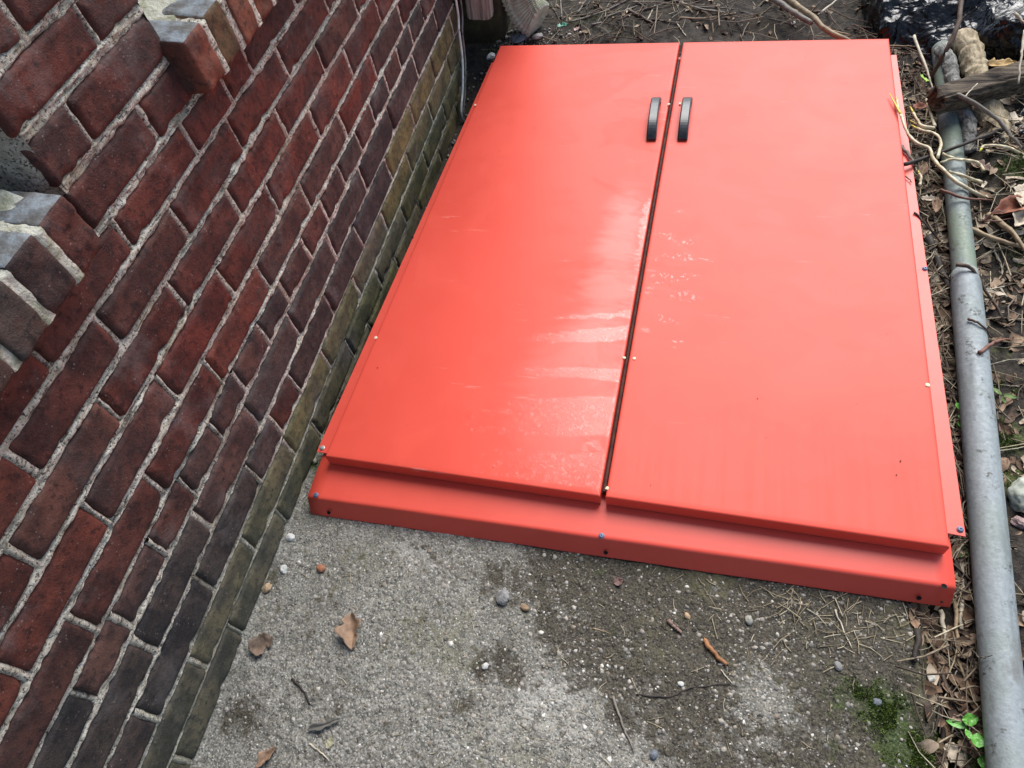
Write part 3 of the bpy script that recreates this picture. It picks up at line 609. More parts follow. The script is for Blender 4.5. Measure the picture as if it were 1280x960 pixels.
def chip(u, v, z, parent, s=.006, mat=None):
    c = at(u, v, z); n = 7; V = [(c.x + s * random.uniform(.6, 1) * math.cos(k * 6.283 / n), c.y + s * random.uniform(.6, 1) * math.sin(k * 6.283 / n), z + .0002) for k in range(n)] + [(c.x, c.y, z + .0016)]
    link('paint_chip', mesh('paint_chip', V, [(k, (k + 1) % n, n) for k in range(n)], mat or CHIP), parent)
for (u, v, pr) in ((780, 447, L1), (793, 448, L2), (836, 130, L1), (850, 129, L2), (594, 131, L1), (470, 422, L1), (759, 610, L1)): chip(u, v, .0702, pr, .0045)
chip(1160, 481, .0702, L2, .0055); 

# ------------------------------------------------------------------ pipe
pipe = empty('fence_pipe', (0, 0, 0), 'long galvanised steel fence pipe lying beside the red cellar door', 'pipe')
PZ = .022
def pipe_sec(pts, r, y_lo, y_hi, mat, name, dent=0.0):
    P = np.array(pts); ys = np.linspace(y_lo, y_hi, 90); xs = np.interp(ys, P[:, 1], P[:, 0]); cf = np.polyfit(P[:, 1], P[:, 0], 2); xs = np.polyval(cf, ys)
    V = []; n = 28
    for k, (x, y) in enumerate(zip(xs, ys)):
        rr = r * (1 - .15 * float(sst(1.09, 1.13, y)) * (r > .025))
        for j in range(n):
            a = j * 2 * math.pi / n; V.append((x + rr * math.cos(a), y, PZ + rr * math.sin(a) + .0003 * float(vn(a * 3, y * 20, 0, 400))))
    F = [(k * n + j, (k + 1) * n + j, (k + 1) * n + (j + 1) % n, k * n + (j + 1) % n) for k in range(89) for j in range(n)] + [tuple(range(n)), tuple(89 * n + j for j in range(n))[::-1]]
    return link(name, mesh(name, V, F, mat), pipe)
PA = [(1.187, .213), (1.2035, .41), (1.2235, .683), (1.2445, 1.0), (1.253, 1.125), (1.2625, 1.337), (1.285, 1.68), (1.303, 1.92)]
pipe_sec(PA, .0272, -.45, 1.13, GALV, 'outer_tube'); pipe_sec(PA, .0225, 1.05, 1.93, GALV2, 'inner_tube')

# ------------------------------------------------------------------ far corner: downspouts, cables, mossy post
FLUTE = m_wood('weathered_grey_brown_metal', (.17, .16, .135), (.36, .34, .29), sc=(60, 60, 6)); PALEFL = m_wood('chalky_green_white_metal', (.38, .38, .28), (.58, .58, .46), sc=(30, 30, 30))
def fluted(path, rx, ry, crimp, name, mat, nfl=14, cap=True):
    V = []; n = nfl * 4
    P = np.array(path); T = np.gradient(P, axis=0); T /= np.linalg.norm(T, axis=1)[:, None]
    for k in range(len(P)):
        a = np.cross(T[k], [0, 1., 0]); a /= np.linalg.norm(a); b = np.cross(T[k], a)
        for j in range(n):
            th = j * 2 * math.pi / n; c, s_ = math.cos(th), math.sin(th); e = .55
            sx = math.copysign(abs(c) ** e, c); sy = math.copysign(abs(s_) ** e, s_); g = 1 + .045 * math.cos(nfl * th) + crimp[k] * .07
            V.append(P[k] + a * sx * rx * g + b * sy * ry * g)
    F = [(k * n + j, k * n + (j + 1) % n, (k + 1) * n + (j + 1) % n, (k + 1) * n + j) for k in range(len(P) - 1) for j in range(n)]
    if cap: F += [tuple(range(n))[::-1], tuple((len(P) - 1) * n + j for j in range(n))]
    return mesh(name, V, F, mat, False)
d1 = [(.050 + .004 * k, 1.985, .137 + .05 * k) for k in range(4)] + [(.066, 1.99, .4), (.066, 1.99, 2.6)]
link('downspout', fluted(d1, .036, .028, [0] * 6, 'downspout', FLUTE), None, 'fluted grey brown downspout stub hanging beside the white cable at the wall corner', 'downspout', kind='thing')
pth = [(.132, 2.135, 1.4), (.132, 2.135, .5), (.132, 2.135, .25)]; cr = [0, 0, 0]
for k in range(25):
    a = k / 24 * 1.15; pth.append((.132 + .10 * (1 - math.cos(a)), 2.135 - .05 * (1 - math.cos(a)), .145 - .11 * math.sin(a))); cr.append((1 if k % 2 else -1) * .8)
link('downspout_elbow', fluted(pth, .052, .040, cr, 'downspout_elbow', PALEFL, 16), None, 'ribbed pale green downspout elbow resting on the soil behind the cellar door', 'downspout', kind='thing')
POST = m_plain('mossy_dark_concrete', (.028, .024, .014), (.05, .048, .022), 30, .95, .9, .008)
b_ = MB(); b_.box(-.30, .083, 2.075, 2.35, -.1, 1.6); link('foundation_post', bevelled(b_, 'foundation_post', POST, .012, 2), None, 'dark mossy foundation corner behind the two cables', 'post', kind='thing')
CW = m_plain('white_cable_sheath', (.75, .74, .70), (.6, .58, .54), 60, .45, .05); CB = m_plain('dark_cable_sheath', (.10, .095, .09), (.2, .19, .18), 60, .5, .05)
m_ = MB(); m_.tube(smoothpath([(.016, 1.93, 2.4), (.014, 1.925, .6)] + [atx(u, v, .016) for (u, v) in ((569, -5), (574, 40), (578, 75), (578.5, 110), (577, 142))] + [(.022, 1.76, -.09)], 8), .0034, sides=8); link('cable', m_.me('cable', CW), None, 'white cable running down the corner of the brick wall', 'cable', kind='thing')
m_ = MB(); m_.tube(smoothpath([(.026, 1.94, 2.4), (.026, 1.94, .6)] + [atx(u, v, .022) for (u, v) in ((575, -5), (578, 40), (581.5, 75), (581.5, 115), (580, 142))] + [(.03, 1.76, -.09)], 8), .0026, sides=8); link('cable', m_.me('cable', CB), None, 'thin dark cable hugging the white cable at the wall corner', 'cable', kind='thing')

# ------------------------------------------------------------------ loose mats
def plainmat(name, c, r=.7, s=60, b=.5): return m_plain(name, c, tuple(k * .62 for k in c), s, r, b, .002)
BR = plainmat('brown_bark', (.12, .08, .055)); DK = plainmat('dark_wet_bark', (.035, .026, .020)); TAN = plainmat('tan_stem', (.34, .25, .15)); CREAM = plainmat('cream_stem', (.55, .48, .36)); GREYB = plainmat('grey_bark', (.22, .19, .155)); RED = plainmat('reddish_bark', (.20, .09, .06))
SPROUT = m_plain('pale_shoot', (.66, .58, .40), (.40, .32, .18), 70, .6, .4); YEL = m_plain('yellow_shoot_tip', (.66, .50, .06), (.5, .45, .05), 40, .45, .1)
GREEN = m_plain('fresh_green_leaf', (.13, .36, .06), (.09, .28, .045), 60, .4, .15); LIME = m_plain('lime_green_leaf', (.32, .50, .05), (.24, .42, .04), 60, .4, .15)
LF1 = plainmat('tan_dead_leaf', (.30, .19, .12), .75, 45); LF2 = plainmat('brown_dead_leaf', (.17, .115, .08), .75, 45); LF3 = plainmat('grey_dead_leaf', (.16, .15, .13), .75, 45); LF4 = plainmat('pale_dead_leaf', (.55, .46, .34), .7, 45); LF5 = plainmat('rust_dead_leaf', (.30, .11, .06), .7, 45)
PZTOP = PZ + .027
def zof(z, u, v, off):
    p_ = at(u, v, 0)
    if z is not None: return at(u, v, z)
    g = ground_z(p_.x, p_.y) + off; p_ = at(u, v, g); g = ground_z(p_.x, p_.y) + off; return at(u, v, g)
def stick(pts, r, label, mat, name='stick', r1=None, cat='stick', group=None, wig=.0015, sides=7):
    P = [zof(p_[2] if len(p_) > 2 else None, p_[0], p_[1], r * .8) for p_ in pts]
    m_ = MB(); m_.tube(smoothpath(P, 7, wig, len(COL.objects)), r, r1 if r1 else r * .55, sides, .25, len(COL.objects)); return link(name, m_.me(name, mat), None, label, cat, group, 'thing')
stick([(1157, 762), (1172, 825), (1188, 868), (1216, 906)], .0042, 'long brown twig running from under the sill plate corner to the seedling', BR)
stick([(1193, 742), (1197, 800), (1201, 834), (1225, 888)], .0032, 'tan stem lying between the brown twig and the pipe', TAN)
stick([(1176, 764), (1180, 790), (1184, 812)], .0036, 'short cream stem poking out from under the sill plate corner', CREAM, r1=.0032)
stick([(1201, 664), (1203, 715), (1202, 788)], .0038, 'straight cream stem between side flange end and pipe', CREAM, r1=.0034)
stick([(1192, 700), (1205, 728), (1226, 748)], .0048, 'thick dark twig with pale tip against the pipe', DK, r1=.004)
stick([(1190, 697), (1212, 692)], .0016, 'thin pale straw crossing the straight cream stem', CREAM)
stick([(1178, 815), (1188, 808), (1202, 822), (1214, 812), (1226, 822, .03), (1242, 820, .052)], .0014, 'thin curly tendril reaching onto the pipe', GREYB, cat='tendril')
stick([(1183, 818), (1196, 836), (1189, 850), (1176, 846)], .0013, 'thin looping tendril beside the tan stem', GREYB, cat='tendril')
stick([(1173, 838), (1173, 885), (1168, 915), (1154, 934)], .0024, 'thin dark twig curving over the moss at the slab edge', DK)
stick([(1148, 788), (1144, 828)], .0065, 'dark rotten bark strip beside the sill plate corner', DK, cat='bark', wig=.003)
stick([(1170, 870), (1180, 930)], .006, 'dark rotten wood sliver beside the pale leaf', DK, cat='bark', wig=.003)
stick([(1196, 331, .052), (1214, 335, .054), (1226, 352, .03), (1255, 400)], .0042, 'dark twig draped across the pipe joint', BR)
stick([(1210, 398, .052), (1226, 406, .052), (1240, 422, .03)], .0026, 'thin twig hooked over the pipe', BR)
stick([(1224, 441, .053), (1245, 427, .035), (1263, 424)], .0034, 'reddish twig stub resting across the pipe edge', RED)
stick([(1240, 306), (1252, 336), (1252, 358)], .0024, 'pale bent twig on the dark mossy soil', CREAM)
stick([(1250, 361), (1259, 371)], .0032, 'short pale twig stub below the bent twig', CREAM)
stick([(1252, 360), (1278, 350)], .002, 'thin brown twig beside the pale twig stub', BR)
stick([(1143, 265, .05), (1160, 284, .04), (1178, 306)], .0022, 'thin dark twig leaning over the side flange', DK)
stick([(1160, 296), (1176, 335), (1188, 362)], .0085, 'flat dark rubber strip between flange and pipe', DK, cat='strip', name='rubber_strip', r1=.007)
stick([(1162, 333), (1180, 358), (1190, 384)], .0022, 'thin brown twig under the dark rubber strip', BR)
stick([(1168, 272), (1184, 312)], .0038, 'weathered grey stick beside the dark rubber strip', GREYB)
stick([(1175, 237, .05), (1205, 247, .052), (1240, 250, .03)], .0036, 'reddish brown twig lying across the mossy far tube', RED)
stick([(1214, 286, .03), (1250, 301, .035), (1285, 309, .03)], .006, 'pale brown forked branch beside the heap of rusty leaves', TAN, name='branch', cat='branch')
stick([(1236, 268, .035), (1262, 287, .045), (1285, 316, .04)], .0065, 'knobbly pale branch lying over the rusty leaves', TAN, name='branch', cat='branch')
stick([(1203, -6, .17), (1196, 35, .14), (1180, 68, .10), (1163, 97, .03)], .0058, 'smooth brown stick leaning up against the black plastic', BR, r1=.0048)
stick([(1142, 44, .06), (1158, 86, .05), (1166, 112, .04)], .0034, 'pale forked twig standing beside the door corner', CREAM)
stick([(1112, 57, .035), (1145, 58, .045)], .0022, 'thin straw touching the pale forked twig', TAN)
stick([(1163, 113, .075), (1205, 122, .105), (1245, 148, .08), (1268, 175, .06), (1286, 196, .04)], .0058, 'long grey branch arching over the timber beam end', GREYB, name='branch', cat='branch')
stick([(1165, 112, .08), (1190, 103, .09)], .0028, 'short tan twig lying on the timber beam end', TAN)
stick([(1205, 122, .12), (1222, 104, .12)], .0016, 'hair thin pale twig on the timber beam', CREAM)
stick([(1281, 38, .16), (1276, 75, .14), (1273, 104, .12)], .0032, 'white twig standing in front of the timber beam', CREAM)
stick([(1270, 17, .17), (1284, 32, .16)], .0036, 'short cream twig on the glossy black plastic', CREAM)
stick([(1130, 206, .06), (1160, 196, .055), (1200, 182, .06), (1255, 161, .06)], .0045, 'straight black rod lying across pipe and stump', DK, name='rod', cat='rod', r1=.0042, wig=.0005)
stick([(1127, 183, .052), (1138, 196, .052), (1145, 208, .05)], .0042, 'stubby pale twig on the side flange', GREYB)
stick([(1130, 218, .05), (1140, 228, .05)], .0018, 'tiny dark twig fragment on the side flange', DK)
TW = lambda r, mt: ('hair thin' if r < .0022 else 'thin' if r < .0032 else 'thick') + ' ' + mt.name.split('_')[0] + ' twig'
for k, (pts, r, mt) in enumerate([([(1146, 82), (1165, 90)], .0015, GREYB), ([(1132, 92), (1160, 100)], .0013, GREYB), ([(1146, 60), (1160, 95)], .0035, BR), ([(1160, 125), (1157, 150)], .003, TAN), ([(1172, 118, .05), (1170, 165)], .004, GREYB)]):
    stick(pts, r, TW(r, mt) + ' tangled in the gap beside the far door corner', mt, group='twigs tangled beside the far door corner')
for k, (pts, r, mt) in enumerate([([(712, 28), (755, 14), (800, -8)], .004, GREYB), ([(700, 22), (742, 16), (790, -4)], .003, BR), ([(722, 16), (735, -4)], .003, GREYB), ([(772, 26), (805, 12), (850, 0)], .004, BR),
        ([(755, 22), (790, 10), (830, -6)], .003, GREYB), ([(690, 10), (705, 28)], .003, BR), ([(735, 20), (775, 14)], .0025, TAN), ([(747, 28), (756, 12)], .0018, GREYB), ([(760, 12), (778, 34)], .0018, DK), ([(700, -4), (703, 24)], .003, GREYB), ([(765, 4), (805, -8)], .003, TAN),
        ([(776, 32), (792, 33)], .002, GREYB), ([(728, 8), (768, -2)], .0025, DK), ([(740, 31), (752, 28)], .004, GREYB)]):
    stick(pts, r, TW(r, mt) + ' in the pile behind the left door leaf', mt, group='twigs piled behind the left door leaf')
for k, (pts, r, mt) in enumerate([([(830, -4), (870, 10), (905, 16)], .0045, GREYB), ([(845, -6), (866, 17)], .005, TAN), ([(850, 22), (878, 23), (920, 16)], .0034, TAN), ([(815, 24), (850, 29)], .003, BR), ([(860, 6), (900, -6)], .003, BR), ([(868, 8), (925, 12)], .0025, GREYB), ([(846, 2), (893, -2)], .003, BR),
        ([(908, 20), (915, 44)], .0018, DK), ([(920, 28), (932, 42)], .0018, DK), ([(925, 14), (990, 30)], .0016, GREYB), ([(870, 20), (880, 4)], .002, TAN), ([(893, 4), (912, 24)], .002, GREYB)]):
    stick(pts, r, TW(r, mt) + ' in the pile behind the top of the door seam', mt, group='twigs piled behind the meeting leaves')
stick([(787, 13), (802, 21), (816, 29)], .0055, 'thick dark brown twig behind the left door leaf', BR)
stick([(824, -4), (817, 10), (809, 25)], .003, 'straight pale twig lying over the thick dark brown twig', CREAM)
stick([(845, 28), (851, 36), (857, 45)], .0022, 'bent cream straw at the top of the door seam', CREAM)
stick([(960, -6, .05), (990, 14, .05), (1014, 29, .045)], .009, 'stubby dead branch behind the right door leaf', GREYB, name='branch', cat='branch', r1=.007)
stick([(978, -6, .055), (1012, 18, .05), (1032, 36, .045), (1062, 52, .03)], .0085, 'long dead branch with a kink behind the right door leaf', TAN, name='branch', cat='branch', r1=.006)
stick([(1026, 16, .05), (1050, -4, .05)], .0035, 'split pale stick beside the black plastic', CREAM)
stick([(1030, 36, .04), (1064, 44, .04)], .0028, 'thin tan twig under the kinked dead branch', TAN)
# slab twigs
stick([(365, 848), (378, 862), (388, 880)], .0024, 'short dark twig on the pale concrete', DK)
stick([(387, 929), (400, 940), (412, 951)], .0016, 'tiny pale straw below the grey leaf on concrete', CREAM)
stick([(795, 868), (835, 871), (862, 860), (912, 855)], .0016, 'thin curved dark tendril on the stained concrete', DK, cat='tendril')
stick([(766, 870), (777, 902), (790, 937)], .0024, 'straight grey stalk lying on the concrete', GREYB)
stick([(880, 800), (893, 816), (908, 830)], .0042, 'orange brown wood splinter on the dirty concrete', plainmat('orange_splinter', (.34, .15, .06)), name='wood_splinter', cat='splinter', r1=.003)
stick([(836, 776), (843, 783), (852, 791)], .0038, 'small pinkish bark chip on the dirty concrete', plainmat('pinkish_bark', (.22, .14, .11)), name='bark_chip', cat='bark')
stick([(1044, 763), (1052, 782), (1066, 810)], .0017, 'straight pale straw stalk in front of the sill plate', CREAM)
stick([(741, 785), (762, 792)], .0012, 'tan pine needle on the dirty concrete', TAN, name='pine_needle', cat='needle')
stick([(902, 838), (914, 854)], .0012, 'pale pine needle beside the orange brown splinter', CREAM, name='pine_needle', cat='needle')

# ------------------------------------------------------------------ leaves
def leafmesh(L, W, seed, curl=.25, fold=.5, mat=None, lobes=0.45):
    n, m = 20, 9; t = np.linspace(0, 1, n); s = np.linspace(-1, 1, m); T, S_ = np.meshgrid(t, s, indexing='ij')
    wid = W * (np.sin(math.pi * np.clip(T, .02, .98) ** .85)) ** .8 * (1 + lobes * (vn(T * 7, np.sign(S_) * 3, seed, 500) + .6 * vn(T * 16, np.sign(S_) * 3, seed, 502))) + .0004
    x = (T - .5) * L; y = S_ * wid / 2; z = fold * np.abs(y) + curl * ((T - .5) ** 2) * L + .16 * W * fbm(T * 5, S_ * 2.4, seed, 501, 3)
    y = y * (1 - .25 * fold); th = .0006
    z = z - z.min(); V = np.stack([x, y, z], -1).reshape(-1, 3); i = np.arange(n * m).reshape(n, m)
    F = np.stack([i[:-1, :-1], i[1:, :-1], i[1:, 1:], i[:-1, 1:]], -1).reshape(-1, 4).tolist()
    return V, F
def leaf_thing(u, v, L, W, ang, label, mat, curl=.3, fold=.5, z=None, tilt=(0, 0), name='dead_leaf', cat='leaf', group=None):
    V, F = leafmesh(L, W, len(COL.objects) * 1.7, curl, fold); me = mesh(name, V, F, mat); p_ = zof(z, u, v, .0008)
    o = link(name, me, None, label, cat, group, 'thing'); o.location = p_; o.rotation_euler = (tilt[0], tilt[1], math.radians(ang))
    md = o.modifiers.new('thick', 'SOLIDIFY'); md.thickness = .0006
    return o
leaf_thing(441, 790, .062, .044, -68, 'large folded tan leaf lying on the pale concrete', LF1, .25, .75)
leaf_thing(328, 806, .042, .040, 40, 'curled brown leaf beside the foot of the brick wall', LF2, .8, .5, tilt=(.2, .1))
leaf_thing(406, 906, .055, .016, 28, 'narrow grey leaf curled on the concrete', LF3, .3, .8)
leaf_thing(413, 928, .020, .014, 80, 'small pale olive leaf below the narrow grey leaf', plainmat('olive_leaf', (.30, .28, .18)), .3, .3)
leaf_thing(334, 947, .040, .020, 60, 'rolled tan leaf at the wall end of the concrete', LF1, .3, .9)
leaf_thing(1204, 902, .030, .024, -20, 'small pinkish brown leaf above the seedling', plainmat('pinkish_leaf', (.33, .22, .17)), .4, .4, tilt=(.25, 0))
leaf_thing(1200, 945, .046, .034, -25, 'pale cream leaf beside the seedling and pipe', LF4, .25, .3, tilt=(.15, .1))
leaf_thing(1141, 775, .034, .014, -80, 'narrow dry leaf hanging below the sill plate corner', LF1, .4, .7)
leaf_thing(773, 727, .018, .016, 30, 'small dull pink leaf on the dirty concrete', plainmat('mauve_leaf', (.16, .09, .08)), .4, .4)
leaf_thing(1265, 262, .10, .05, 30, 'large rusty shredded leaf on the heap beyond the pipe', LF5, .3, .7, z=.035, group=None)
leaf_thing(1250, 275, .08, .035, 20, 'dark rusty leaf under the knobbly branch', plainmat('dark_rust_leaf', (.14, .06, .04)), .3, .7, z=.03)
leaf_thing(1276, 275, .07, .035, 60, 'pale streaked leaf at the edge of the rusty heap', LF4, .4, .6, z=.04)
leaf_thing(1278, 245, .07, .04, 75, 'cream shredded leaf leaning on the rusty heap', LF4, .5, .5, z=.045)
leaf_thing(1250, 83, .06, .035, 10, 'crisp yellow brown leaf on the timber beam', plainmat('yellow_brown_leaf', (.42, .27, .10)), .5, .6, z=.12)
leaf_thing(1170, 258, .05, .022, 80, 'curled tan leaf between the side flange and the pipe', LF1, .4, .8, z=.015)
leaf_thing(1160, 250, .03, .02, 0, 'small pale curled leaf at the side flange edge', LF4, .5, .6, z=.02)
leaf_thing(1228, 212, .045, .026, -40, 'folded pinkish tan leaf caught under the shoots', plainmat('pink_tan_leaf', (.40, .28, .22)), .4, .8, z=.035)
leaf_thing(1153, 215, .05, .022, 70, 'hanging tan leaf in the gap beside the shoots', LF1, .4, .8, z=.02)
leaf_thing(1150, 135, .035, .03, 20, 'dull red brown leaf beside the green leaf stalk', LF5, .4, .4, z=.02)
leaf_thing(703, 33, .034, .022, 20, 'torn green plastic scrap in the litter behind the door', m_plain('green_plastic', (.05, .25, .16), (.03, .16, .11), 40, .4, .3), .5, .5, z=.035, name='plastic_scrap', cat='scrap')
leaf_thing(721, 37, .022, .015, 60, 'small pinkish wrapper scrap beside the green plastic', plainmat('pink_scrap', (.4, .27, .24)), .5, .5, z=.035, name='plastic_scrap', cat='scrap')

# ------------------------------------------------------------------ seedlings and shoots
def plant(u, v, items, label, name='seedling', z=None, cat='seedling', mat=None, stem=SPROUT):
    p_ = zof(z, u, v, 0); e = empty(name, tuple(p_), label, cat)
    for k, (dx, dy, dz, L, W, ang, tl) in enumerate(items):
        V, F = leafmesh(L, W, k * 3.3 + u, .25, .25, lobes=.05); o = link('leaf', mesh('leaf', V, F, mat or GREEN), e); o.location = (dx, dy, dz); o.rotation_euler = (tl, .15, math.radians(ang))
        m_ = MB(); m_.tube(smoothpath([(0, 0, -.004), (dx * .5, dy * .4, dz * .7), (dx, dy, dz)], 5), .0011, .0008, 5); link('stem', m_.me('stem', stem), e)
    return e
plant(1208, 925, [(.000, .024, .022, .024, .018, 20, .2), (.004, -.004, .028, .020, .019, 80, -.1), (-.016, .016, .014, .026, .012, 170, .1), (.014, -.028, .014, .020, .016, 60, -.3), (-.004, .004, .02, .014, .010, 110, .2)], 'bright green round leaved seedling at the near end of the pipe')
plant(1197, 527, [(-.004, .018, .022, .017, .013, 100, .2), (.008, .010, .024, .016, .012, 20, .1), (.000, -.004, .020, .015, .012, 150, .2), (.006, -.020, .016, .015, .013, 10, 0), (.001, .006, .028, .013, .010, 60, .2), (-.003, -.016, .014, .014, .011, 80, .2)], 'small green seedling squeezed between side flange and pipe')
plant(1251, 500, [(-.010, .010, .012, .022, .009, 120, .1), (.010, 0, .014, .024, .009, -5, .2), (0, -.006, .010, .014, .008, -70, .1)], 'tiny two leaved sprout on the soil beyond the pipe', mat=plainmat('dull_green_leaf', (.14, .22, .06)))
plant(1152, 122, [(-.006, .02, .035, .036, .026, 100, .5)], 'single lime green leaf on a stalk beside the far door corner', mat=LIME, z=.03)
plant(1203, 690, [(0, .006, .008, .01, .006, 40, .1), (.004, -.004, .008, .01, .006, 120, .1), (-.004, -.01, .007, .01, .006, 200, .1)], 'tiny dark green weed beside the side flange end', mat=plainmat('dark_green_weed', (.05, .11, .03)))
def shoot(pts, r, label, tip=True):
    P = smoothpath([zof(p_[2], p_[0], p_[1], 0) for p_ in pts], 7, .0008, len(COL.objects)); e = empty('pale_shoot', tuple(P[-1]), label, 'shoot'); e.location = (0, 0, 0)
    n = len(P); k = max(3, n // 7) if tip else 0
    m_ = MB(); m_.tube(P[k:] if k else P, r * .78, r * .95, 8, .22, k); link('stem', m_.me('stem', SPROUT), e)
    if k: m_ = MB(); m_.tube(P[:k + 1], r * .22, r * .78, 8); link('tip', m_.me('tip', YEL), e)
shoot([(1112, 117, .075), (1124, 140, .075), (1134, 165, .07), (1145, 178, .07), (1162, 186, .065), (1166, 198, .062), (1182, 215, .062), (1200, 230, .055), (1231, 247, .03)], .0042, 'longest pale shoot reaching over the red side flange')
shoot([(1120, 121, .075), (1122, 130, .075), (1123, 136, .075)], .0028, 'short yellow side tip on the longest pale shoot')
shoot([(1137, 133, .05), (1147, 150, .055), (1152, 157, .058), (1168, 160, .06)], .0036, 'blunt pale shoot bending towards the pipe')
shoot([(1139, 156, .05), (1152, 163, .055), (1168, 167, .06), (1176, 178, .062), (1172, 197, .062)], .0036, 'pale shoot curving down beside the pipe')
shoot([(1137, 150, .045), (1150, 158, .05), (1163, 165, .055)], .0026, 'thin greenish shoot under the blunt pale shoot')
shoot([(1158, 124, .06), (1164, 145, .06), (1169, 158, .06)], .0034, 'upright pale shoot below the lime green leaf', False)
shoot([(1178, 192, .062), (1192, 198, .06), (1214, 201, .055), (1224, 205, .05), (1230, 214, .045)], .0038, 'pale shoot crossing over the pipe', False)
shoot([(1176, 203, .06), (1190, 199, .06), (1203, 200, .06)], .003, 'short pale shoot alongside the crossing shoot', False)
shoot([(1186, 214, .06), (1205, 220, .055), (1227, 228, .045)], .0034, 'pale shoot with brown end beyond the pipe', False)
shoot([(1224, 189, .06), (1232, 182, .062), (1258, 184, .062), (1284, 196, .05)], .0038, 'pale shoot arched over the mossy stump')
shoot([(1147, 213, .05), (1151, 222, .045), (1150, 232, .04)], .0034, 'short cream shoot hanging beside the side flange')

# ------------------------------------------------------------------ timber, logs, stump, plastic, stones
def beam(p0, p1, w_, h_, mat, name, label, cat, seed):
    p0, p1 = Vector(p0), Vector(p1); d = (p1 - p0); L = d.length; d.normalize(); a = d.cross(Vector((0, 0, 1))).normalized(); b = a.cross(d)
    n, m = 90, 48; V = []
    for k in range(n):
        t = k / (n - 1)
        for j in range(m):
            th = j * 2 * math.pi / m; c, s_ = math.cos(th), math.sin(th); cx_ = math.copysign(abs(c) ** .45, c) * w_ / 2; cz_ = math.copysign(abs(s_) ** .45, s_) * h_ / 2
            g = 1 + .16 * float(fbm(t * 4, th * 2.2, seed, 600, 3)) + .14 * float(vn(t * 6, th * 5, seed, 604)); e = 1 - .35 * (abs(2 * t - 1) > .985)
            V.append(p0 + d * (t * L + .012 * float(vn(th * 3, seed, 0, 607)) * (k in (0, n - 1))) + a * cx_ * g * e + b * cz_ * g * e)
    F = [(k * m + j, k * m + (j + 1) % m, (k + 1) * m + (j + 1) % m, (k + 1) * m + j) for k in range(n - 1) for j in range(m)] + [tuple(range(m))[::-1], tuple((n - 1) * m + j for j in range(m))]
    return link(name, mesh(name, V, F, mat), None, label, cat, None, 'thing')
WD = m_wood('dark_weathered_timber', (.018, .013, .010), (.17, .13, .09), (0, 0, -.45), (5, 110, 110)); LOGB = m_wood('beige_bark', (.16, .12, .07), (.48, .40, .27), sc=(60, 20, 60)); LOGG = m_wood('grey_scaly_bark', (.07, .068, .062), (.34, .33, .30), sc=(90, 40, 90))
a = at(1168, 126, .085); b = at(1330, 82, .085)
beam(a, b, .058, .050, WD, 'timber_beam', 'dark weathered timber beam lying over the logs beyond the pipe', 'beam', 3)
def log(p0, p1, r, mat, label, seed, name='log'):
    p0, p1 = Vector(p0), Vector(p1); m_ = MB(); P = smoothpath([p0, p0.lerp(p1, .35) + Vector((.003, 0, .004)), p0.lerp(p1, .7), p1], 10, .002, seed); m_.tube(P, r, r * .93, 20, .16, seed); return link(name, m_.me(name, mat), None, label, 'log', None, 'thing')
log(at(1203, 46, .06), at(1226, 112, .045), .029, LOGB, 'thick beige log end showing above the timber beam', 11); log(at(1234, 140, .035), at(1262, 232, .005), .034, LOGB, 'thick mossy beige log sinking into the soil below the timber beam', 12)
log(at(1178, 62, .05), at(1197, 118, .045), .017, LOGG, 'thin grey scaly log beside the thick beige log end', 13); log(at(1203, 138, .035), at(1214, 192, .02), .018, LOGG, 'thin grey log below the timber beam next to the pipe', 14)
def sheet(x0, x1, y0, y1, mask, base, amp, label, seed, step=.006):
    X, Y = np.meshgrid(np.arange(x0, x1, step), np.arange(y0, y1, step), indexing='ij'); r_ = np.random.default_rng(seed)
    wx = X + .05 * fbm(X * 7, Y * 7, seed, 700); wy = Y + .05 * fbm(X * 7, Y * 7, seed, 707)
    rid = lambda sx, sy, k: (1 - np.abs(fbm(wx * sx, wy * sy, seed, k, 2)) * 2.4)
    z = base(X, Y) + amp * (.35 * fbm(wx * 5, wy * 5, seed, 710, 2) + .34 * rid(7, 4, 720) + .30 * rid(4.5, 15, 730) + .13 * rid(22, 10, 740) + .05 * rid(26, 40, 745))
    mk = mask(X + .03 * fbm(X * 12, Y * 12, seed, 750), Y + .03 * fbm(X * 12, Y * 12, seed, 755)); z = z * mk + (1 - mk) * (-.06)
    me = gridmesh('plastic_sheet', np.stack([X, Y, z], -1), FILM, True)
    return link('plastic_sheet', me, None, label, 'plastic sheet', None, 'thing')
sheet(.98, 2.0, 1.70, 2.7, lambda X, Y: sst(1.16, 1.20, X + .05 * sst(1.98, 2.1, Y)) * sst(0, .13, (Y - 1.77) - .13 * sst(1.38, 1.20, X) + .10 * sst(1.33, 1.5, X)), lambda X, Y: .035 + .06 * sst(1.95, 2.3, Y) + .06 * sst(1.2, 1.5, X), .075, 'large crumpled black plastic sheet behind the timber beam', 21)
sheet(1.30, 1.85, 1.30, 1.72, lambda X, Y: sst(0, .04, X - 1.365 - .35 * sst(1.5, 1.30, Y) * .25) * sst(1.40, 1.45, Y) * sst(1.70, 1.64, Y), lambda X, Y: .05 + 0 * X, .04, 'small crumpled black plastic sheet in front of the timber beam', 22)
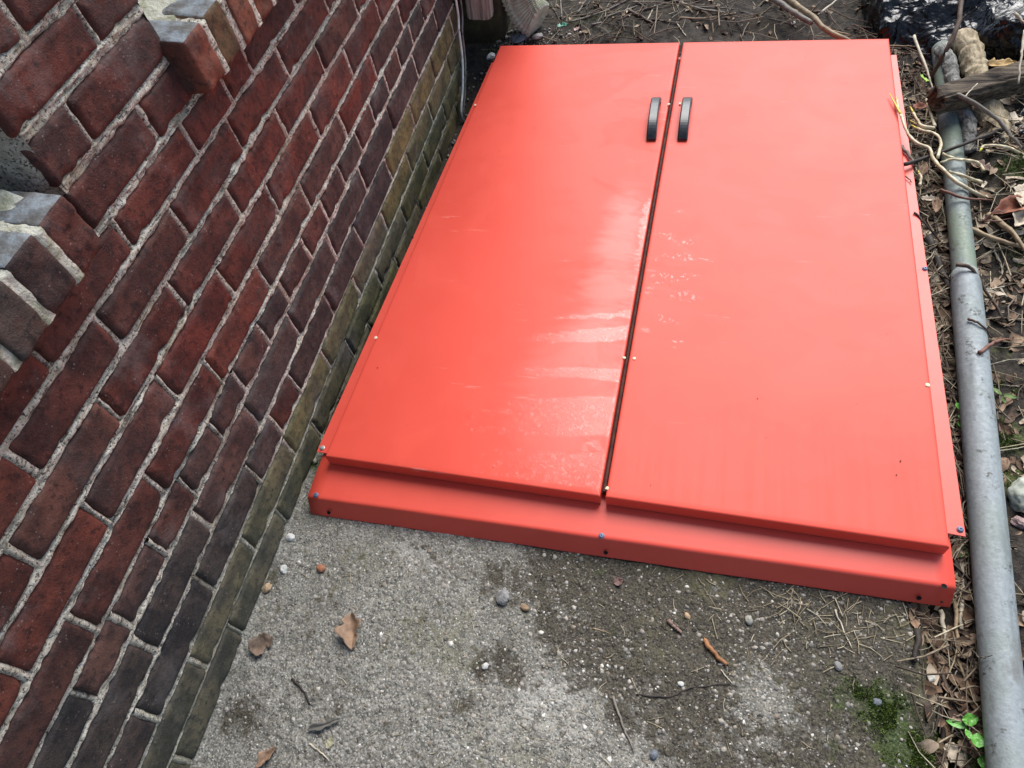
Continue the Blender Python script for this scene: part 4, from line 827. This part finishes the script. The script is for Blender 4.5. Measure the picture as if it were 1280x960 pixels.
def stone(u, v, r, label, mat, name='pebble', cat='pebble', sq=.6, seed=0, z=None, emb=.35):
    p_ = zof(z, u, v, 0); bm = bmesh.new(); bmesh.ops.create_icosphere(bm, subdivisions=2 if r < .012 else 4, radius=r)
    for vv in bm.verts:
        n_ = vv.co.normalized(); f = 1 + .42 * float(fbm(n_.x * 1.8, n_.y * 1.8, n_.z * 1.8 + seed * 3.7, 800, 4, .6)); vv.co = Vector((n_.x * r * f * 1.15, n_.y * r * f * .9, n_.z * r * f * sq))
    me = bpy.data.meshes.new(name); bm.to_mesh(me); bm.free(); me.materials.append(mat)
    if r > .012: me.polygons.foreach_set('use_smooth', [True] * len(me.polygons))
    o = link(name, me, None, label, cat, None, 'thing'); o.location = (p_.x, p_.y, p_.z + r * sq * (1 - emb)); o.rotation_euler = (0, 0, seed * 1.3); return o
WST_ = plainmat('white_stone', (.55, .54, .50), .7, 90); TANST = plainmat('tan_stone', (.42, .29, .17), .75, 60); GST = plainmat('grey_stone', (.25, .245, .235), .75, 60); ORG = plainmat('orange_fungus', (.30, .12, .06), .7, 60); BLST = plainmat('blue_grey_stone', (.15, .165, .195), .7, 60)
stone(335, 735, .0085, 'tan pebble against the foot of the brick wall', TANST, seed=1); stone(402, 711, .0085, 'orange crumb of brick on pale concrete', ORG, 'brick_crumb', 'crumb', seed=2)
stone(607, 833, .0055, 'bright white pebble in a small dark hollow of the concrete', WST_, seed=3); stone(355, 712, .008, 'chalky lump of mortar near the tan pebble', WST_, 'mortar_lump', 'mortar', seed=4, emb=.6)
stone(363, 672, .008, 'chalky lump of mortar near the door sill corner', WST_, 'mortar_lump', 'mortar', seed=5, emb=.6); stone(629, 747, .012, 'pale grey lump of concrete beside the orange pebble', GST, 'concrete_lump', 'lump', seed=6, emb=.5)
stone(656, 760, .0065, 'flat orange pebble on the concrete', plainmat('orange_stone', (.28, .18, .10)), seed=7); 
stone(936, 776, .007, 'square cream pebble in the dirt below the sill plate', plainmat('cream_stone', (.36, .345, .295)), seed=11); stone(851, 855, .0042, 'white pebble at the middle of the curved tendril', WST_, seed=12)
stone(817, 944, .0065, 'blue grey pebble on the exposed aggregate', BLST, seed=13); stone(859, 770, .005, 'buff pebble near the pinkish bark chip', TANST, seed=14); stone(1163, 848, .006, 'white crumb of paint near the long brown twig', WST_, seed=15)
stone(1047, 833, .0065, 'pale round pebble in the mossy dirt', GST, seed=16); stone(1096, 878, .006, 'blue grey round pebble on the moss', BLST, seed=17); stone(1277, 624, .027, 'white painted stone on the soil beyond the pipe', plainmat('white_green_stone', (.42, .44, .37), .8, 60), 'stone', 'stone', .7, 18)
stone(1275, 655, .012, 'pink tinted stone below the white painted stone', plainmat('pink_stone', (.45, .30, .28)), 'stone', 'stone', .7, 19); stone(614, 72, .012, 'white crumbling rubble at the far left corner of the door', plainmat('white_rubble', (.6, .59, .55), .8, 60), 'rubble', 'rubble', .6, 20, z=.03)
stone(672, 47, .014, 'pale rubble behind the far edge of the left leaf', plainmat('grey_rubble', (.45, .43, .39), .8, 60), 'rubble', 'rubble', .5, 22, z=.015); stone(648, 49, .024, 'smooth blue grey slate piece behind the left leaf', BLST, 'slate', 'slate', .16, 23, z=.015)
stone(991, 30, .007, 'white plastic crumb on the soil behind the right leaf', WST_, 'plastic_crumb', 'crumb', .6, 25)

# ------------------------------------------------------------------ uncountable litter, gravel, moss
ICO = bmesh.new(); bmesh.ops.create_icosphere(ICO, subdivisions=1, radius=1); IV = np.array([tuple(v.co) for v in ICO.verts]); IF = [tuple(v.index for v in f.verts) for f in ICO.faces]; ICO.free()
DARKCRUMB = m_plain('dark_dirt_crumb', (.05, .03, .02), None, 200, .9, 0)
def pebbles(n, fx, rlo, rhi, name, label, mat, sq=(.45, .8), emb=.45, zfix=None):
    Vs = []; Fs = []; c = 0; IFa = np.array(IF)
    while c < n:
        x, y = fx()
        r = rlo * (rhi / rlo) ** (random.random() ** 1.7); s_ = random.uniform(*sq); z = (ground_z(x, y) if zfix is None else zfix) + r * s_ * (1 - 2 * emb)
        j = 1 + .22 * rng.standard_normal(len(IV)); a = random.uniform(0, 6.28); P = IV * np.clip(j, .6, 1.4)[:, None] * [r * random.uniform(.8, 1.25), r, r * s_]
        Q = np.stack([P[:, 0] * math.cos(a) - P[:, 1] * math.sin(a) + x, P[:, 0] * math.sin(a) + P[:, 1] * math.cos(a) + y, P[:, 2] + z], -1)
        Vs.append(Q); Fs.append(IFa + c * len(IV)); c += 1
    return link(name, mesh(name, np.concatenate(Vs), np.concatenate(Fs).tolist(), mat), None, label, name.replace('_', ' '), None, 'stuff')
def slab_pt():
    while True:
        x, y = random.uniform(.01, 1.10), random.uniform(-.05, .45); i = int((x + .02) / .0032); j = int((y + .5) / .0034)
        if random.random() < .25 + .75 * np.clip(bare[i, j] + .4 * float(vn(x * 7, y * 7, 0, 900)), 0, 1): return x, y
pebbles(6000, slab_pt, .0012, .0052, 'aggregate', 'small grey pebbles set in the worn concrete surface', PEBBLE, (.4, .7), .80)
pebbles(2600, lambda: (random.uniform(.01, 1.12), random.uniform(-.05, .45)), .0006, .0019, 'grit', 'loose pale grit scattered over the concrete', PEBBLE, (.6, .9), .3)
pebbles(420, lambda: (random.uniform(.05, .32), random.uniform(1.94, 2.12)), .0018, .0075, 'rubble_grit', 'pale grit and mortar crumbs behind the far left corner of the door', PEBBLE, (.5, .9), .3)
pebbles(260, lambda: (random.uniform(.004, .05), random.uniform(.55, 1.95)), .0018, .006, 'rubble_grit', 'mortar crumbs in the gap between brick wall and side flange', PEBBLE, (.5, .9), .3)
def in_right():
    while True:
        x, y = random.uniform(1.08, 1.62), random.uniform(.1, 2.0)
        if (x > 1.17 - .06 * (y < .52)) and not (abs(x - np.interp(y, [0, .2, .68, 1.12, 1.9], [1.17, 1.187, 1.2235, 1.253, 1.3])) < .022): return x, y
def in_gap():
    y = random.uniform(.15, 1.9); lo = 1.165 + .012 * (y - .5) if y > .5 else 1.08 + .05 * random.random(); return random.uniform(lo, np.interp(y, [0, .2, .68, 1.12, 1.9], [1.17, 1.187, 1.2235, 1.253, 1.3]) - .018), y
def in_back(): return random.uniform(.02, 1.6), random.uniform(1.95, 2.6)
def litter(n, fx, Lr, name, label, mat, cat):
    Vs = []; Fs = []; k = 0
    for c in range(n):
        x, y = fx(); L = random.uniform(*Lr); W = L * random.uniform(.3, .65); nn, mm = 5, 3
        T, S_ = np.meshgrid(np.linspace(0, 1, nn), np.linspace(-1, 1, mm), indexing='ij'); yy = S_ * W / 2 * np.sin(math.pi * np.clip(T, .06, .94)) ** .7 * (1 + .5 * vn(T * 5, S_ * 3, c, 910)); xx = (T - .5) * L
        zz = random.uniform(.1, .9) * np.abs(yy) + random.uniform(-.2, .8) * (T - .5) ** 2 * L + .12 * L * vn(T * 3, S_ * 2, c, 911)
        a, b = random.uniform(0, 6.28), random.uniform(-.5, .5); P = np.stack([xx, yy * math.cos(b) - zz * math.sin(b), yy * math.sin(b) + zz * math.cos(b)], -1).reshape(-1, 3)
        Q = np.stack([P[:, 0] * math.cos(a) - P[:, 1] * math.sin(a) + x, P[:, 0] * math.sin(a) + P[:, 1] * math.cos(a) + y, P[:, 2] - P[:, 2].min() * .6 + ground_z(x, y)], -1)
        i = np.arange(nn * mm).reshape(nn, mm) + k; Vs.append(Q); Fs.append(np.stack([i[:-1, :-1], i[1:, :-1], i[1:, 1:], i[:-1, 1:]], -1).reshape(-1, 4)); k += nn * mm
    return link(name, mesh(name, np.concatenate(Vs), np.concatenate(Fs).tolist(), mat), None, label, cat, None, 'stuff')
litter(620, in_gap, (.008, .034), 'leaf_litter', 'shredded dead leaves filling the gap between flange and pipe', LEAF, 'leaf litter')
litter(1400, in_right, (.008, .040), 'leaf_litter', 'dead leaf crumbs over the soil beyond the pipe', LEAF, 'leaf litter')
litter(500, in_back, (.006, .028), 'leaf_litter', 'dead leaf crumbs over the soil behind the cellar door', LEAF, 'leaf litter')
def twigs(n, fx, Lr, rr, name, label, mat, cat, lift=.006):
    m_ = MB()
    for c in range(n):
        x, y = fx(); L = random.uniform(*Lr); a = random.uniform(0, 6.28); z = ground_z(x, y) + random.uniform(.0006, lift); r = random.uniform(*rr); d = np.array([math.cos(a), math.sin(a), random.uniform(-.05, .05)]); q_ = np.array([-d[1], d[0], 0]) * random.uniform(-.12, .12) * L
        m_.tube([np.array([x, y, z]) - d * L / 2, np.array([x, y, z]) + q_, np.array([x, y, z]) + d * L / 2], r, r * .6, 4, cap=False)
    return link(name, m_.me(name, mat), None, label, cat, None, 'stuff')
twigs(300, in_gap, (.02, .10), (.0008, .0022), 'twig_litter', 'small twigs jumbled between flange and pipe', TWIG, 'twig litter', .018)
twigs(420, in_right, (.02, .10), (.0008, .0022), 'twig_litter', 'small twigs scattered beyond the pipe', TWIG, 'twig litter', .012)
twigs(560, in_back, (.03, .16), (.0008, .0026), 'twig_litter', 'small twigs strewn behind the cellar door', TWIG, 'twig litter', .02)
twigs(150, lambda: (random.uniform(.02, 1.1), random.uniform(-.03, .43)), (.006, .024), (.0004, .0008), 'straw_litter', 'fine straw bits on the concrete', STRAW, 'straw litter', .0016)
twigs(240, in_back, (.02, .09), (.0006, .0013), 'straw_litter', 'pale straw strewn behind the cellar door', STRAW, 'straw litter', .018)
twigs(160, in_gap, (.02, .08), (.0006, .0014), 'straw_litter', 'pale straw caught between flange and pipe', STRAW, 'straw litter', .022)
twigs(150, in_right, (.02, .09), (.0006, .0016), 'straw_litter', 'pale straw and dry stems scattered beyond the pipe', STRAW, 'straw litter', .014)
pebbles(34, lambda: (lambda a_: (a_[0], a_[1]))(tuple(D(random.random() * .98 + .01, random.random() * .98 + .01))), .0006, .0013, 'dirt_specks', 'tiny dark dirt specks on the red door leaves', DARKCRUMB, (.5, .8), .2, .0703)
PALELEAF = m_island('pale_dry_leaf', [(0, (.22, .15, .09)), (.5, (.36, .28, .19)), (1, (.55, .47, .36))], .75, 60)
litter(170, lambda: (random.uniform(1.19, 1.52), random.uniform(1.0, 1.78)), (.012, .045), 'leaf_litter', 'pale dry leaves tangled around the far part of the pipe', PALELEAF, 'leaf litter')
twigs(170, lambda: (random.uniform(1.18, 1.5), random.uniform(.9, 1.8)), (.03, .13), (.0007, .0018), 'straw_litter', 'pale dry stems tangled around the far part of the pipe', STRAW, 'straw litter', .035)
def near_lip():
    p_ = at(random.gauss(1080, 65), 0, 0); x = random.gauss(.98, .09); return min(x, 1.12), .425 - abs(random.gauss(0, .045))
twigs(110, near_lip, (.010, .04), (.0005, .0011), 'straw_litter', 'pine needles and straw gathered along the sill plate', STRAW, 'straw litter', .004)
def mosstuft(spots, n, label, mat):
    V = []; F = []; k = 0
    for c in range(n):
        u, v, rad = random.choice(spots); p_ = at(u, v, 0); x = p_.x + random.gauss(0, rad * .55); y = p_.y + random.gauss(0, rad * .55)
        if float(vn(x * 60, y * 60, 0, 930)) < -.15: continue
        z = ground_z(x, y); h = random.uniform(.002, .0065); a = random.uniform(0, 6.28); w2 = random.uniform(.0007, .0014); lx, ly = random.gauss(0, .0025), random.gauss(0, .0025)
        V += [(x - w2 * math.cos(a), y - w2 * math.sin(a), z - .001), (x + w2 * math.cos(a), y + w2 * math.sin(a), z - .001), (x + lx, y + ly, z + h)]; F.append((k, k + 1, k + 2)); k += 3
    return link('moss', mesh('moss', V, F, mat, False), None, label, 'moss', None, 'stuff')
MOSS = m_island('moss_leaflets', [(0, (.03, .05, .010)), (.5, (.075, .12, .02)), (1, (.16, .22, .04))], .7)
mosstuft([(1110, 885, .03), (1135, 925, .03), (1120, 905, .03), (1075, 872, .03), (1150, 945, .02), (1200, 935, .025)], 7000, 'green moss creeping over the slab edge by the pipe', MOSS)
mosstuft([(1265, 545, .04), (1275, 600, .035), (1255, 480, .03), (1260, 230, .05), (1275, 330, .05), (1204, 690, .012)], 6000, 'green moss on the soil beyond the pipe', MOSS)
mosstuft([(740, 28, .06), (780, 42, .06), (376, 588, .015), (390, 575, .015), (620, 60, .05)], 2500, 'dull moss around the ends of the cellar door', MOSS)
